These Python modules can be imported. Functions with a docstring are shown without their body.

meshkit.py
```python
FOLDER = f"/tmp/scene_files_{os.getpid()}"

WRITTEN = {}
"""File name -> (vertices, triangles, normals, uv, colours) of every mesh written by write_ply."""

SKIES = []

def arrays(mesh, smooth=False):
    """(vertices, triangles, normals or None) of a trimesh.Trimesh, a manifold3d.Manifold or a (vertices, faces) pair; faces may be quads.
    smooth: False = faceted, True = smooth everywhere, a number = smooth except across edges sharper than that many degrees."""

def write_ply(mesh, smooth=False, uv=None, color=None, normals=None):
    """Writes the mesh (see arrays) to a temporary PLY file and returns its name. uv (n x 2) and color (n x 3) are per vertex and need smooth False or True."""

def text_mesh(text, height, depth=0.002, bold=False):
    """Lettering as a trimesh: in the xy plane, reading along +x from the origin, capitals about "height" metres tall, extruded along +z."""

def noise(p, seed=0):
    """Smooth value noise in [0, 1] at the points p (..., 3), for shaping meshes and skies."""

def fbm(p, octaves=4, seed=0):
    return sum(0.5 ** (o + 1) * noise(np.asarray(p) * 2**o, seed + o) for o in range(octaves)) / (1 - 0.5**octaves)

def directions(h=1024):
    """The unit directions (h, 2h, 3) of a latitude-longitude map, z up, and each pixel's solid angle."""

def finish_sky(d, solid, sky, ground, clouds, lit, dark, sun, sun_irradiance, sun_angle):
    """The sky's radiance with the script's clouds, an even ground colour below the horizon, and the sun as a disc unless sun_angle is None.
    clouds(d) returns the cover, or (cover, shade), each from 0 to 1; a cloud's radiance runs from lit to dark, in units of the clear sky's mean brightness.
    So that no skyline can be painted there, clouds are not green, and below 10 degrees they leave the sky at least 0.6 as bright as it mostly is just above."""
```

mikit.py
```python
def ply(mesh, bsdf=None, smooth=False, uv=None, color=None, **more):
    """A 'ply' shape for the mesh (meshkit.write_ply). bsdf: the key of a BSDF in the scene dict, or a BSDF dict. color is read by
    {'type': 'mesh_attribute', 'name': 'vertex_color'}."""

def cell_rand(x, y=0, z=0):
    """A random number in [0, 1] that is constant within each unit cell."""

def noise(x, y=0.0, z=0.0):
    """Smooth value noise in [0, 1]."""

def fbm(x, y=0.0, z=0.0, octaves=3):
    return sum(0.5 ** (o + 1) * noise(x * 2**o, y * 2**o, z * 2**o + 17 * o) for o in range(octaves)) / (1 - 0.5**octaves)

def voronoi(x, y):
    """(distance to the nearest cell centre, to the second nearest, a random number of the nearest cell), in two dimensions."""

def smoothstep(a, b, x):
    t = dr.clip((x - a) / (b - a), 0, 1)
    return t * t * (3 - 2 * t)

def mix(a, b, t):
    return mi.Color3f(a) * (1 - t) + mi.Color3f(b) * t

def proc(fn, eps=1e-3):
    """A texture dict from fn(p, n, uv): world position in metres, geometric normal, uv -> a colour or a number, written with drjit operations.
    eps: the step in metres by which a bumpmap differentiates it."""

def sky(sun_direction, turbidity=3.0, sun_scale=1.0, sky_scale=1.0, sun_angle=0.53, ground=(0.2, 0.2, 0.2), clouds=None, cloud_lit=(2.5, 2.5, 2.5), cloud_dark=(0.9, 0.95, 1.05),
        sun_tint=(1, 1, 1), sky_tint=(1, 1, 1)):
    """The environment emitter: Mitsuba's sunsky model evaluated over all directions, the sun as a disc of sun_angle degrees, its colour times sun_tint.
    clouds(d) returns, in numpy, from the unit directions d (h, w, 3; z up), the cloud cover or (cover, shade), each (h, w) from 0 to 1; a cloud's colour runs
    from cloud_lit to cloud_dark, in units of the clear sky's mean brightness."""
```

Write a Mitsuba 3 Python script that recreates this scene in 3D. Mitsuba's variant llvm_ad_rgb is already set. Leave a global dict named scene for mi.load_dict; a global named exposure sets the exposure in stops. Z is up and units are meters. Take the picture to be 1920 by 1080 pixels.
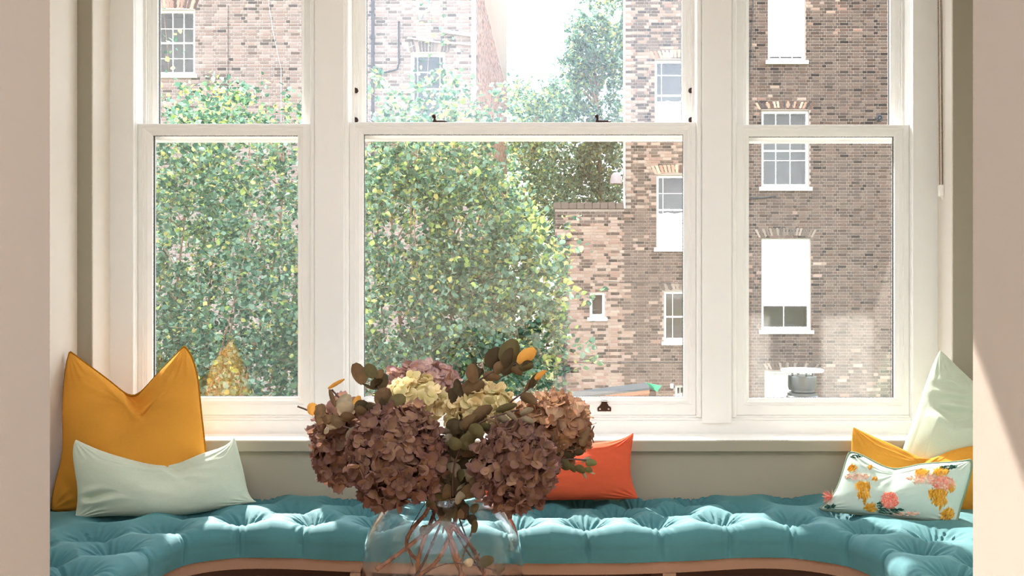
import math, random
import numpy as np
import trimesh
import drjit as dr
import mitsuba as mi
import mikit
from mikit import noise, fbm, smoothstep, mix
import meshkit
from scipy.interpolate import CubicSpline
from scipy.spatial import cKDTree
from shapely.geometry import Polygon, box as sbox
from shapely.ops import unary_union

T = mi.ScalarTransform4f
rng = np.random.default_rng(7)
random.seed(7)

# ------------------------------------------------------------------ camera, sky, sun, exposure
W, H, F = 1920, 1080, 1700.0
CX, HY, EYE = 1045.0, 560.0, 1.07          # vanishing point of the depth direction, horizon, eye height
SUN = np.array([-0.48, 1.0, 1.2])
exposure = 4.56


def sky_clouds(d):
    n = meshkit.fbm(d * [2.2, 2.2, 4.0] + 5.0, 4, 3)
    return np.clip(0.74 + (n - 0.5) * 1.3, 0, 1), np.clip((n - 0.55) * 1.4, 0, 1)


scene = {
    "camera": {"type": "perspective", "fov": 2 * math.degrees(math.atan(W / 2 / F)), "fov_axis": "x",
               "to_world": T().look_at(origin=[0, 0, EYE], target=[0, 1, EYE], up=[0, 0, 1]),
               "principal_point_offset_x": (W / 2 - CX) / W, "principal_point_offset_y": (H / 2 - HY) / H,
               "near_clip": 0.05, "far_clip": 500.0},
    "sky": mikit.sky(SUN, turbidity=4.0, sun_scale=0.56, sky_scale=1.0, sun_angle=0.9, ground=(0.22, 0.21, 0.19), clouds=sky_clouds,
                     cloud_lit=(1.72, 1.72, 1.70), cloud_dark=(1.15, 1.15, 1.15), sky_tint=(1.04, 1.0, 0.96), sun_tint=(0.84, 0.97, 1.2)),
}
scene["sky"] = scene.pop("sky")
labels = {}


# ------------------------------------------------------------------ helpers
def lin(r, g, b):
    c = np.array([r, g, b]) / 255.0
    return np.where(c <= 0.04045, c / 12.92, ((c + 0.055) / 1.055) ** 2.4)


def rgb(r, g, b):
    return {"type": "rgb", "value": [float(x) for x in lin(r, g, b)]}


def P(px, py, d):
    """The point that a pixel of the 1920 x 1080 frame shows at depth d (metres from the eye along the room)."""
    return np.array([(px - CX) * d / F, d, EYE - (py - HY) * d / F])


def X(px, d):
    return (px - CX) * d / F


def Z(py, d):
    return EYE - (py - HY) * d / F


COUNT = {}


def key_for(name, parent=None):
    base = f"{parent}__{name}" if parent else name
    n = COUNT.get(base, 0)
    COUNT[base] = n + 1
    return base if n == 0 else f"{base}_{n:03d}"


def put(name, mesh, bsdf, parent=None, smooth=False, color=None, **more):
    k = key_for(name, parent)
    scene[k] = mesh if isinstance(mesh, dict) else mikit.ply(mesh, bsdf, smooth=smooth, color=color)
    if more:
        labels[k] = dict(more)
    return k


def thing(name, label, category, group=None, kind=None):
    k = key_for(name)
    labels[k] = {"label": label, "category": category}
    if group:
        labels[k]["group"] = group
    if kind:
        labels[k]["kind"] = kind
    return k


def struct(name, mesh, bsdf, smooth=False, color=None, label=None):
    k = put(name, mesh, bsdf, smooth=smooth, color=color)
    labels[k] = {"kind": "structure"}
    if label:
        labels[k]["label"] = label
    return k


def shape(mesh, bsdf, smooth=False, color=None):
    return mikit.ply(mesh, bsdf, smooth=smooth, color=color)


def at(d, m):
    return {**d, "to_world": T(m.tolist())}


BOXF = np.array([[0, 1, 3], [0, 3, 2], [4, 6, 7], [4, 7, 5], [0, 4, 5], [0, 5, 1], [2, 3, 7], [2, 7, 6], [0, 2, 6], [0, 6, 4], [1, 5, 7], [1, 7, 3]])


def bx(x0, x1, y0, y1, z0, z1):
    return np.array([[x, y, z] for x in (x0, x1) for y in (y0, y1) for z in (z0, z1)], float), BOXF


def rbx(x0, x1, y0, y1, z0, z1, c=0.002):
    """A box with chamfered edges."""
    pts = []
    for x, sx in ((x0, 1), (x1, -1)):
        for y, sy in ((y0, 1), (y1, -1)):
            for z, sz in ((z0, 1), (z1, -1)):
                pts += [[x, y + sy * c, z + sz * c], [x + sx * c, y, z + sz * c], [x + sx * c, y + sy * c, z]]
    h = trimesh.convex.convex_hull(np.array(pts))
    return np.array(h.vertices), np.array(h.faces)


def join(parts):
    vs, fs, n = [], [], 0
    for v, f in parts:
        f = np.asarray(f)
        if f.shape[1] == 4:
            f = np.vstack([f[:, [0, 1, 2]], f[:, [0, 2, 3]]])
        vs.append(np.asarray(v)); fs.append(f + n); n += len(v)
    return np.vstack(vs), np.vstack(fs)


def vf(m):
    return np.array(m.vertices), np.array(m.faces)


def spline(pts, n):
    pts = np.asarray(pts, float)
    t = np.r_[0, np.cumsum(np.linalg.norm(np.diff(pts, axis=0), axis=1) + 1e-9)]
    if len(pts) == 2:
        return pts[0] + (pts[1] - pts[0]) * np.linspace(0, 1, n)[:, None]
    return CubicSpline(t / t[-1], pts)(np.linspace(0, 1, n))


def tube(points, radii, sides=8, caps=True):
    p = np.asarray(points, float)
    t = np.gradient(p, axis=0)
    t /= np.linalg.norm(t, axis=1, keepdims=True) + 1e-12
    a = np.cross(t[0], [0, 0, 1.0] if abs(t[0][2]) < 0.9 else [1.0, 0, 0])
    A = []
    for k in range(len(p)):
        a = a - t[k] * (a @ t[k])
        a /= np.linalg.norm(a) + 1e-12
        A.append(a)
    A = np.array(A)
    B = np.cross(t, A)
    r = np.broadcast_to(radii, (len(p),))
    ang = np.arange(sides) * 2 * np.pi / sides
    v = p[:, None] + r[:, None, None] * (np.cos(ang)[None, :, None] * A[:, None] + np.sin(ang)[None, :, None] * B[:, None])
    i, j = np.meshgrid(np.arange(len(p) - 1), np.arange(sides), indexing="ij")
    q = np.stack([i * sides + j, (i + 1) * sides + j, (i + 1) * sides + (j + 1) % sides, i * sides + (j + 1) % sides], -1).reshape(-1, 4)
    f = np.vstack([q[:, [0, 2, 1]], q[:, [0, 3, 2]]])
    v = v.reshape(-1, 3)
    if caps:
        n = len(v)
        v = np.vstack([v, p[0], p[-1]])
        j = np.arange(sides)
        e = (len(p) - 1) * sides
        f = np.vstack([f, np.stack([j * 0 + n, (j + 1) % sides, j], 1)[:, [0, 2, 1]], np.stack([j * 0 + n + 1, e + j, e + (j + 1) % sides], 1)[:, [0, 2, 1]]])
    return v, f


def lathe(profile, center, n=64, close=False):
    pr = np.asarray(profile, float)
    ang = np.arange(n) * 2 * np.pi / n
    v = np.stack([np.outer(pr[:, 0], np.cos(ang)), np.outer(pr[:, 0], np.sin(ang)), np.repeat(pr[:, 1:2], n, 1)], -1).reshape(-1, 3) + center
    m = len(pr)
    i, j = np.meshgrid(np.arange(m if close else m - 1), np.arange(n), indexing="ij")
    q = np.stack([i * n + j, i * n + (j + 1) % n, ((i + 1) % m) * n + (j + 1) % n, ((i + 1) % m) * n + j], -1).reshape(-1, 4)
    return v, q


def grid_faces(nu, nv):
    i, j = np.meshgrid(np.arange(nu - 1), np.arange(nv - 1), indexing="ij")
    return np.stack([i * nv + j, i * nv + j + 1, (i + 1) * nv + j + 1, (i + 1) * nv + j], -1).reshape(-1, 4)


def loft_rect(loops):
    """A ring of rectangular loops (x0, x1, z0, z1, y), closed from the last to the first: sashes and frames with mitred mouldings."""
    v = []
    for x0, x1, z0, z1, y in loops:
        v += [[x0, y, z0], [x1, y, z0], [x1, y, z1], [x0, y, z1]]
    f, n = [], len(loops)
    for k in range(n):
        a, b = 4 * k, 4 * ((k + 1) % n)
        for c in range(4):
            d = (c + 1) % 4
            f.append([a + c, a + d, b + d, b + c])
    return np.array(v, float), np.array(f)


# ------------------------------------------------------------------ materials
def diffuse(col):
    return {"type": "twosided", "bsdf": {"type": "diffuse", "reflectance": col}}


def principled(col, rough=0.5, two=True, **kw):
    b = {"type": "principled", "base_color": col, "roughness": rough, **kw}
    return {"type": "twosided", "bsdf": b} if two else b


VC = {"type": "mesh_attribute", "name": "vertex_color"}


def paint(c, sheen=False):
    return principled(rgb(*c), 0.5, specular=0.35) if sheen else diffuse(rgb(*c))


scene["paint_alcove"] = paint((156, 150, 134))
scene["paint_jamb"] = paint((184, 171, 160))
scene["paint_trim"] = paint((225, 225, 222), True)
scene["paint_side_lit"] = paint((220, 214, 204))  # alcove side paint lightened, window light put into its colour
scene["paint_ceiling"] = paint((235, 232, 226))
scene["paint_bench"] = paint((146, 114, 94))
scene["wood_dark"] = principled(rgb(92, 58, 38), 0.6)


scene["floor_wood"] = principled(rgb(168, 150, 130), 0.4)
scene["glass_pane"] = {"type": "thindielectric", "int_ior": 1.52}
scene["glass_sealed"] = {"type": "thindielectric", "int_ior": 1.8}      # a sealed double pane: it reflects about as much as two sheets
scene["glass_vase_bsdf"] = {"type": "dielectric", "int_ior": 1.3}
scene["spacer"] = principled(rgb(30, 28, 26), 0.4)
scene["bronze"] = principled(rgb(52, 34, 26), 0.35, metallic=0.6)
scene["chrome"] = principled(rgb(200, 200, 200), 0.2, metallic=1.0)
scene["plastic_white"] = principled(rgb(238, 236, 230), 0.3)
scene["chain_metal"] = principled(rgb(150, 135, 118), 0.35, metallic=0.5)


def cloth(c, amount=0.10, scale=420.0, sheen=1.0, tint=0.5, rough=0.9):
    c = lin(*c)
    def fn(p, n, uv):
        k = 1 + amount * (noise(p.x * 12, p.y * 12, p.z * 12) - 0.5) * 2.0 + 0.10 * (noise(p.x * scale, p.y * scale, p.z * scale) - 0.5)
        return mi.Color3f(*[float(x) for x in c]) * k
    return principled(mikit.proc(fn), rough, sheen=sheen, sheen_tint=tint, specular=0.1)


scene["velvet_teal"] = cloth((70, 116, 121), 0.08, 500, 2.6, 0.25)
scene["velvet_ochre"] = cloth((204, 143, 56), 0.10, 500, 0.7, 0.8)
scene["velvet_sage"] = cloth((188, 198, 180), 0.06, 500, 0.6, 0.3)
scene["velvet_rust"] = cloth((196, 84, 56), 0.08, 500, 0.7, 0.7)
scene["linen_aqua"] = cloth((182, 198, 188), 0.04, 700, 0.2, 0.2)
scene["piping_ochre"] = diffuse(rgb(150, 100, 28))
scene["piping_dark"] = diffuse(rgb(124, 142, 122))
scene["thread"] = diffuse(VC)
scene["brick"] = diffuse(VC)


def mortar_fn(p, n, uv):
    k = noise(p.x * 1.3, p.z * 1.3, 0.5)
    c = mix(lin(170, 158, 147).tolist(), lin(196, 184, 172).tolist(), k)
    return c


scene["mortar"] = diffuse(mikit.proc(mortar_fn))
scene["mortar_hazed"] = diffuse(rgb(230, 224, 216))  # joints lightened, haze of the upper panes put into the colour
scene["white_gloss"] = principled(rgb(244, 243, 238), 0.35)
scene["far_dark"] = diffuse(rgb(96, 98, 96))
scene["far_curtain"] = diffuse(rgb(240, 240, 236))
scene["far_blind"] = diffuse(rgb(246, 247, 246))
scene["pipe_dark"] = principled(rgb(60, 64, 72), 0.45)
scene["pipe_white"] = principled(rgb(240, 242, 242), 0.4)
scene["steel"] = principled(rgb(120, 124, 126), 0.25, metallic=0.9)
scene["felt_grey"] = diffuse(rgb(98, 106, 110))
scene["fascia_wood"] = diffuse(rgb(178, 128, 108))
scene["tarp_green"] = principled(rgb(20, 170, 120), 0.4)
scene["dark_box"] = diffuse(rgb(52, 54, 58))
scene["petal"] = {"type": "principledthin", "base_color": VC, "roughness": 0.6, "diff_trans": 0.75, "spec_trans": 0.0, "eta": 1.3}
scene["tree_leaf"] = {"type": "principledthin", "base_color": VC, "roughness": 0.33, "diff_trans": 0.9, "spec_trans": 0.0, "eta": 1.75}
scene["dry_leaf"] = {"type": "principledthin", "base_color": VC, "roughness": 0.5, "diff_trans": 0.3, "spec_trans": 0.0, "eta": 1.4}
scene["bark"] = diffuse(mikit.proc(lambda p, n, uv: mix(lin(150, 116, 100).tolist(), lin(216, 182, 164).tolist(), noise(p.x * 30, p.y * 30, p.z * 8))))
scene["stem_brown"] = principled(mikit.proc(lambda p, n, uv: mix(lin(84, 48, 32).tolist(), lin(150, 96, 64).tolist(), noise(p.x * 120, p.y * 120, p.z * 50))), 0.5)
scene["stem_dark"] = principled(rgb(70, 44, 36), 0.5)


scene["soil"] = diffuse(rgb(106, 108, 80))
scene["roof_felt"] = diffuse(rgb(120, 118, 114))

# ------------------------------------------------------------------ the room
DN0, DN1 = 1.40, 1.87                    # the two faces of the wall with the opening
DW = 2.80                                # wall under the sill, beside the reveal
DS = 2.93                                # inner face of the lower sashes
XL, XR = -1.483, 1.412                   # alcove side walls
JL, JR = X(95, DN1), X(1823, DN1)        # edges of the opening
ZC = 2.62                                # ceiling
RL, RR = X(172, DW), X(1787, DW)         # reveal
ZH = 2.47                                # window head
ZS = Z(812, DS)                          # sill top
struct("floor", bx(-3.4, 3.4, -4.6, DW + 0.05, -0.05, 0.0), "floor_wood")
struct("ceiling", join([bx(-3.4, 3.4, 1.32, DW + 0.35, ZC, ZC + 0.08), bx(-3.4, 3.4, -4.7, -2.38, ZC, ZC + 0.08), bx(-3.4, -1.9, -2.38, 1.32, ZC, ZC + 0.08), bx(1.9, 3.4, -2.38, 1.32, ZC, ZC + 0.08)]), "paint_ceiling")  # unseen opening left overhead, added and sized for fill and pane glare
struct("wall_rear", bx(-3.4, 3.4, -4.7, -4.6, 0, ZC), "paint_ceiling")
struct("wall_room_left", bx(-3.5, -3.4, -4.7, DN1, 0, ZC), "paint_ceiling")
struct("wall_room_right", bx(3.4, 3.5, -4.7, DN1, 0, ZC), "paint_ceiling")
struct("wall_left", bx(XL - 0.12, XL, DN1, DW + 0.3, 0, ZC), "paint_side_lit")
struct("wall_right", bx(XR, XR + 0.12, DN1, DW + 0.3, 0, ZC), "paint_side_lit")
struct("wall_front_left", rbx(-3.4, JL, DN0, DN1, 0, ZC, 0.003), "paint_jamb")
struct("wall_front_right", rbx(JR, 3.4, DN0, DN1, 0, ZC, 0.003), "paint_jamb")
struct("trim_12", rbx(XL + 0.002, JL - 0.012, DN1 + 0.0005, DN1 + 0.008, 0.47, ZC - 0.002, 0.001), "paint_ceiling")  # unseen white board added to reflect sun into the panes and alcove
struct("trim_13", rbx(JR + 0.012, XR - 0.002, DN1 + 0.0005, DN1 + 0.008, 0.47, ZC - 0.002, 0.001), "paint_ceiling")  # its right-hand match, added to strengthen the reflection in the pane
back = Polygon([(XL, 0), (XR, 0), (XR, ZC), (XL, ZC)]).difference(sbox(RL, ZS - 0.03, RR, ZH))
m = trimesh.creation.extrude_polygon(back, 0.30, engine="earcut")
v = np.array(m.vertices)
v = np.stack([v[:, 0], DW + v[:, 2], v[:, 1]], 1)
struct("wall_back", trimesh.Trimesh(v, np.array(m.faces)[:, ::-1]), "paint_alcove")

# window frame: linings, mullions, beads, cill
DF, DFB = 2.905, 3.07                    # frame face and back
ZB = Z(794, DF)
mull = [(590, 645), (1317, 1372)]
k = 0
for a, b, zb in ((None, 250, ZS), (590, 645, ZB), (1317, 1372, ZB), (1712, None, ZS)):
    k += 1
    x0 = RL - 0.001 if a is None else X(a, DF)
    x1 = RR + 0.001 if b is None else X(b, DF)
    struct(f"trim_{k}", rbx(x0, x1, DF, DFB, zb - (0.0 if a is None or b is None else 0.0), ZH, 0.0015), "paint_trim")
# the sill beam under the sashes, with its stepped moulding, and the sill board
struct("trim_5", join([bx(RL, RR, DF + 0.012, DFB, ZS - 0.002, Z(790, DF)), bx(RL, RR, DF + 0.018, DFB, Z(791, DF), Z(783, DS)), bx(RL, RR, DF + 0.024, DFB + 0.03, Z(785, DS), Z(779.0, DS))]), "paint_trim")
sill = [(0, ZS), (0.012, ZS - 0.0)]
struct("trim_6", rbx(RL - 0.004, RR + 0.004, DW - 0.012, DF + 0.03, ZS - 0.03, ZS, 0.002), "paint_trim")
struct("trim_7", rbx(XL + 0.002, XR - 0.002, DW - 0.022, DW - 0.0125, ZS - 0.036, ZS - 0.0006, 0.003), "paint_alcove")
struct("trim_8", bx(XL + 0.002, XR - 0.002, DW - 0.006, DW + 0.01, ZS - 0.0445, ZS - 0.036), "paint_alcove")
struct("trim_10", rbx(RL - 0.0005, RL + 0.004, DW + 0.0005, DF - 0.0005, ZS, ZH, 0.0008), "paint_side_lit")  # thin lining added so the reveal takes the lightened paint
struct("trim_11", rbx(RR - 0.004, RR + 0.0005, DW + 0.0005, DF - 0.0005, ZS, ZH, 0.0008), "paint_side_lit")
struct("trim_9", rbx(RL, RR, DF, DFB, ZH - 0.05, ZH + 0.02, 0.002), "paint_trim")


def sash_frame(x0, x1, z0, z1, gx0, gx1, gz0, gz1, y, depth):
    """A sash: flat face, quirk, ovolo and glazing edge, then a reveal and the outer face."""
    q = lambda k, dy: (gx0 - k, gx1 + k, gz0 - k, gz1 + k, y + dy)
    e = 0.0015
    loops = [(x0, x1, z0, z1, y + e), (x0 + e, x1 - e, z0 + e, z1 - e, y), q(0.0235, 0.0), q(0.0225, 0.0025), q(0.020, 0.0025), q(0.0165, 0.0045), q(0.012, 0.006),
             q(0.0035, 0.014), q(0.001, 0.016), q(0.0, 0.020), q(0.0, depth - 0.004), q(0.012, depth), (x0, x1, z0, z1, y + depth)]
    return loft_rect(loops)


def pane_mesh(x0, x1, z0, z1, y):
    return np.array([[x0, y, z0], [x1, y, z0], [x1, y, z1], [x0, y, z1]], float), np.array([[0, 1, 2, 3]])


SASH = [  # lower sash outer l r t b, glass l r t b; upper glass l r
    dict(n="window_1", o=(258, 583, 232, 779), g=(287, 559, 254, 744), u=(297, 566)),
    dict(n="window_2", o=(655, 1305, 229, 779), g=(682, 1281, 252, 744), u=(687, 1278)),
    dict(n="window_3", o=(1380, 1705, 234, 779), g=(1404, 1676, 256, 746), u=(1404, 1668)),
]
for s in SASH:
    w = thing(s["n"], "white painted sash window", "window", kind="structure")
    labels[w] = {"kind": "structure"}
    o, g, u = s["o"], s["g"], s["u"]
    x0, x1 = X(o[0], DS), X(o[1], DS)
    DG = DS + 0.022
    low = put("lower_sash", sash_frame(x0, x1, Z(o[3], DS), Z(o[2], DS), X(g[0], DG), X(g[1], DG), Z(g[3], DG), Z(g[2], DG), DS, 0.045), "paint_trim", w)
    gl = DS + 0.024
    e = 0.004
    put("pane", pane_mesh(X(g[0], DG) - e, X(g[1], DG) + e, Z(g[3], DG) - e, Z(g[2], DG) + e, gl + 0.0125), "glass_sealed", w)
    gx0, gx1, gz0, gz1 = X(g[0], DG), X(g[1], DG), Z(g[3], DG), Z(g[2], DG)
    put("spacer_bar", loft_rect([(gx0 - .004, gx1 + .004, gz0 - .004, gz1 + .004, gl + 0.001), (gx0 + .0006, gx1 - .0006, gz0 + .0006, gz1 - .0006, gl + 0.001), (gx0 + .0006, gx1 - .0006, gz0 + .0006, gz1 - .0006, gl + 0.013), (gx0 - .004, gx1 + .004, gz0 - .004, gz1 + .004, gl + 0.013)]), "spacer", w)
    # upper sash, in the outer track
    y2 = DS + 0.053
    D2 = y2 + 0.022
    ux0, ux1, uz0, uz1 = X(u[0], D2), X(u[1], D2), Z(o[2] - 2, D2) , ZH - 0.10
    put("upper_sash", sash_frame(x0 - 0.006, x1 + 0.006, gz1 - 0.0105, ZH - 0.02, ux0, ux1, gz1 + 0.03, uz1, y2, 0.045), "paint_trim", w)
    put("pane", pane_mesh(ux0 - e, ux1 + e, gz1 + 0.026, uz1 + e, y2 + 0.024), "glass_pane", w)
    put("spacer_bar", loft_rect([(ux0 - .004, ux1 + .004, gz1 + .026, uz1 + .004, y2 + 0.025), (ux0 + .0006, ux1 - .0006, gz1 + .03, uz1 - .0006, y2 + 0.025), (ux0 + .0006, ux1 - .0006, gz1 + .03, uz1 - .0006, y2 + 0.037), (ux0 - .004, ux1 + .004, gz1 + .026, uz1 + .004, y2 + 0.037)]), "spacer", w)
    # staff beads beside the lower sash, parting beads between the tracks
    for sx, xe in ((-1, x0), (1, x1)):
        c = xe + sx * 0.009
        zb = Z(781, DS)
        pts = [[c, DF + 0.016, zb], [c, DF + 0.016, ZH - 0.04]]
        put("staff_bead", join([tube(np.array(pts), 0.0085, 16), bx(c - 0.0085, c + 0.0085, DF + 0.016, DF + 0.10, zb, ZH - 0.04)]), "paint_trim", w)
        put("parting_bead", bx(min(xe, xe - sx * 0.007), max(xe, xe - sx * 0.007), DS + 0.0455, DS + 0.0525, Z(o[2], DS), ZH - 0.04), "paint_trim", w)
    s["key"], s["gz1"], s["x"] = w, gz1, (x0, x1)

w2 = SASH[1]["key"]


def disc_stop(px, py, d):
    c = P(px, py, d)
    pr = [(0.0001, 0.0), (0.0088, 0.0), (0.0088, 0.003), (0.0072, 0.0055), (0.0048, 0.006), (0.0042, 0.0035), (0.0001, 0.0035)]
    v, q = lathe(pr, [0, 0, 0], 28)
    v = np.stack([v[:, 0], -v[:, 2], v[:, 1]], 1) + c
    return v, q


for px in (667, 1295.5):
    for py in (170, 225):
        k = put("sash_stop", disc_stop(px, py, DS + 0.053), "bronze", w2, smooth=40)
        labels[k] = {"label": "small dark bronze screw-in sash stop"}
for px in (824, 1129):
    d = DS + 0.014
    z0 = Z(229, DS)
    c = np.array([X(px, d), d, z0])
    parts = [rbx(c[0] - 0.022, c[0] + 0.026, d - 0.010, d + 0.012, z0, z0 + 0.004, 0.001),
             tube(np.array([[c[0] - 0.016, d, z0 + 0.003], [c[0] - 0.016, d, z0 + 0.012]]), [0.006, 0.004], 12)]
    parts.append(tube(np.array([[c[0] - 0.016, d, z0 + 0.011], [c[0] - 0.014, d - 0.003, z0 + 0.018]]), [0.003, 0.003], 10))
    parts.append(vf(trimesh.creation.icosphere(2, 0.0068).apply_translation([c[0] - 0.018, d - 0.003, z0 + 0.021])))
    parts.append(tube(np.array([[c[0] - 0.012, d, z0 + 0.005], [c[0] + 0.020, d, z0 + 0.006]]), [0.004, 0.0025], 8))
    k = put("sash_fastener", join(parts), "bronze", w2, smooth=35)
    labels[k] = {"label": "dark bronze cam fastener with ball knob"}
# the sash lift on the bottom rail
c = P(1133, 771, DS)
prof = Polygon([(-0.022, 0), (0.022, 0), (0.022, 0.012), (0.014, 0.018), (0.0095, 0.026), (0.0095, 0.033), (-0.0095, 0.033), (-0.0095, 0.026), (-0.014, 0.018), (-0.022, 0.012)])
m = trimesh.creation.extrude_polygon(prof, 0.003, engine="earcut")
v = np.array(m.vertices)
plate = (np.stack([c[0] + v[:, 0], c[1] - 0.003 + v[:, 2], c[2] + v[:, 1]], 1), np.array(m.faces)[:, ::-1])
hook = []
for a in np.linspace(0, 1, 8):
    ang = a * math.pi * 0.9
    hook.append([0, -0.004 - 0.020 * math.sin(ang), 0.030 + 0.006 * (1 - math.cos(ang))])
hook = np.array(hook)
n = len(hook)
hv = np.vstack([hook + [s_ * 0.0095, dy, 0] for s_ in (-1, 1) for dy in (0.0, 0.003)]) + c
hf = []
for i in range(n - 1):
    for a_, b_ in ((0, 2), (2, 3), (3, 1), (1, 0)):
        hf.append([a_ * n + i, b_ * n + i, b_ * n + i + 1, a_ * n + i + 1])
k = put("sash_lift", plate, "bronze", w2, label="dark bronze hook lift on the bottom rail")
put("lift_hook", (hv, np.array(hf)), "chrome", k)
for sx in (-0.014, 0.014):
    put("screw", vf(trimesh.creation.icosphere(1, 0.003).apply_scale([1, .4, 1]).apply_translation(c + [sx, -0.003, 0.007])), "chrome", k)

# ------------------------------------------------------------------ blind chain beside the right-hand window
t = thing("blind_chain", "beaded metal blind chain with clear white weight hanging beside the right-hand window", "blind cord")
dch = 2.86
beads = []
for s_, (xt, xb) in enumerate(((1757.5, 1762), (1762.5, 1767))):
    p0, p1 = P(xt, -190, dch + 0.012 * s_), P(xb, 352, dch + 0.004 * s_)
    n = 190
    for i in range(n):
        p = p0 + (p1 - p0) * i / (n - 1)
        beads.append((np.array(p)))
ico = trimesh.creation.icosphere(0, 0.0030)
iv, if_ = vf(ico)
bv, bf = [], []
for s_ in range(2):
    q = np.array(beads[s_ * 190:(s_ + 1) * 190])
    k = put("bead_strand", join([(iv + b, if_) for b in q] + [tube(q[::10], 0.0010, 5)]), "chain_metal", t, smooth=True)
    labels[k] = {"kind": "stuff"}
c = P(1765, 357, dch)
k = put("cord_weight", rbx(c[0] - 0.0085, c[0] + 0.0085, c[1] - 0.006, c[1] + 0.008, c[2] - 0.020, c[2] + 0.018, 0.003), "plastic_white", t, label="white plastic chain weight")
put("cord_tip", tube(np.array([c + [0.0, -0.002, -0.018], c + [0.003, -0.002, -0.030]]), 0.002, 6), "plastic_white", t)


# ------------------------------------------------------------------ window seat: bench and buttoned cushion
SX0, SX1, SD = X(308, 2.35) - 0.0, X(1622, 2.33) + 0.0, 2.408     # inner edges of the arms, front of the back run
RC, RCR = 0.17, 0.20


FRONT = spline([(-1.0, DN1 + 0.012), (-1.0, 2.0), (-1.002, 2.15), (-1.0, 2.28), (-0.98, 2.365), (-0.925, 2.420), (-0.82, 2.446), (-0.65, 2.432), (-0.45, 2.404), (-0.10, 2.394), (0.22, 2.400),
                (0.42, 2.430), (0.57, 2.448), (0.69, 2.415), (0.765, 2.350), (0.797, 2.27), (0.802, 2.15), (0.80, 2.0), (0.80, DN1 + 0.012)], 4000)


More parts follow.
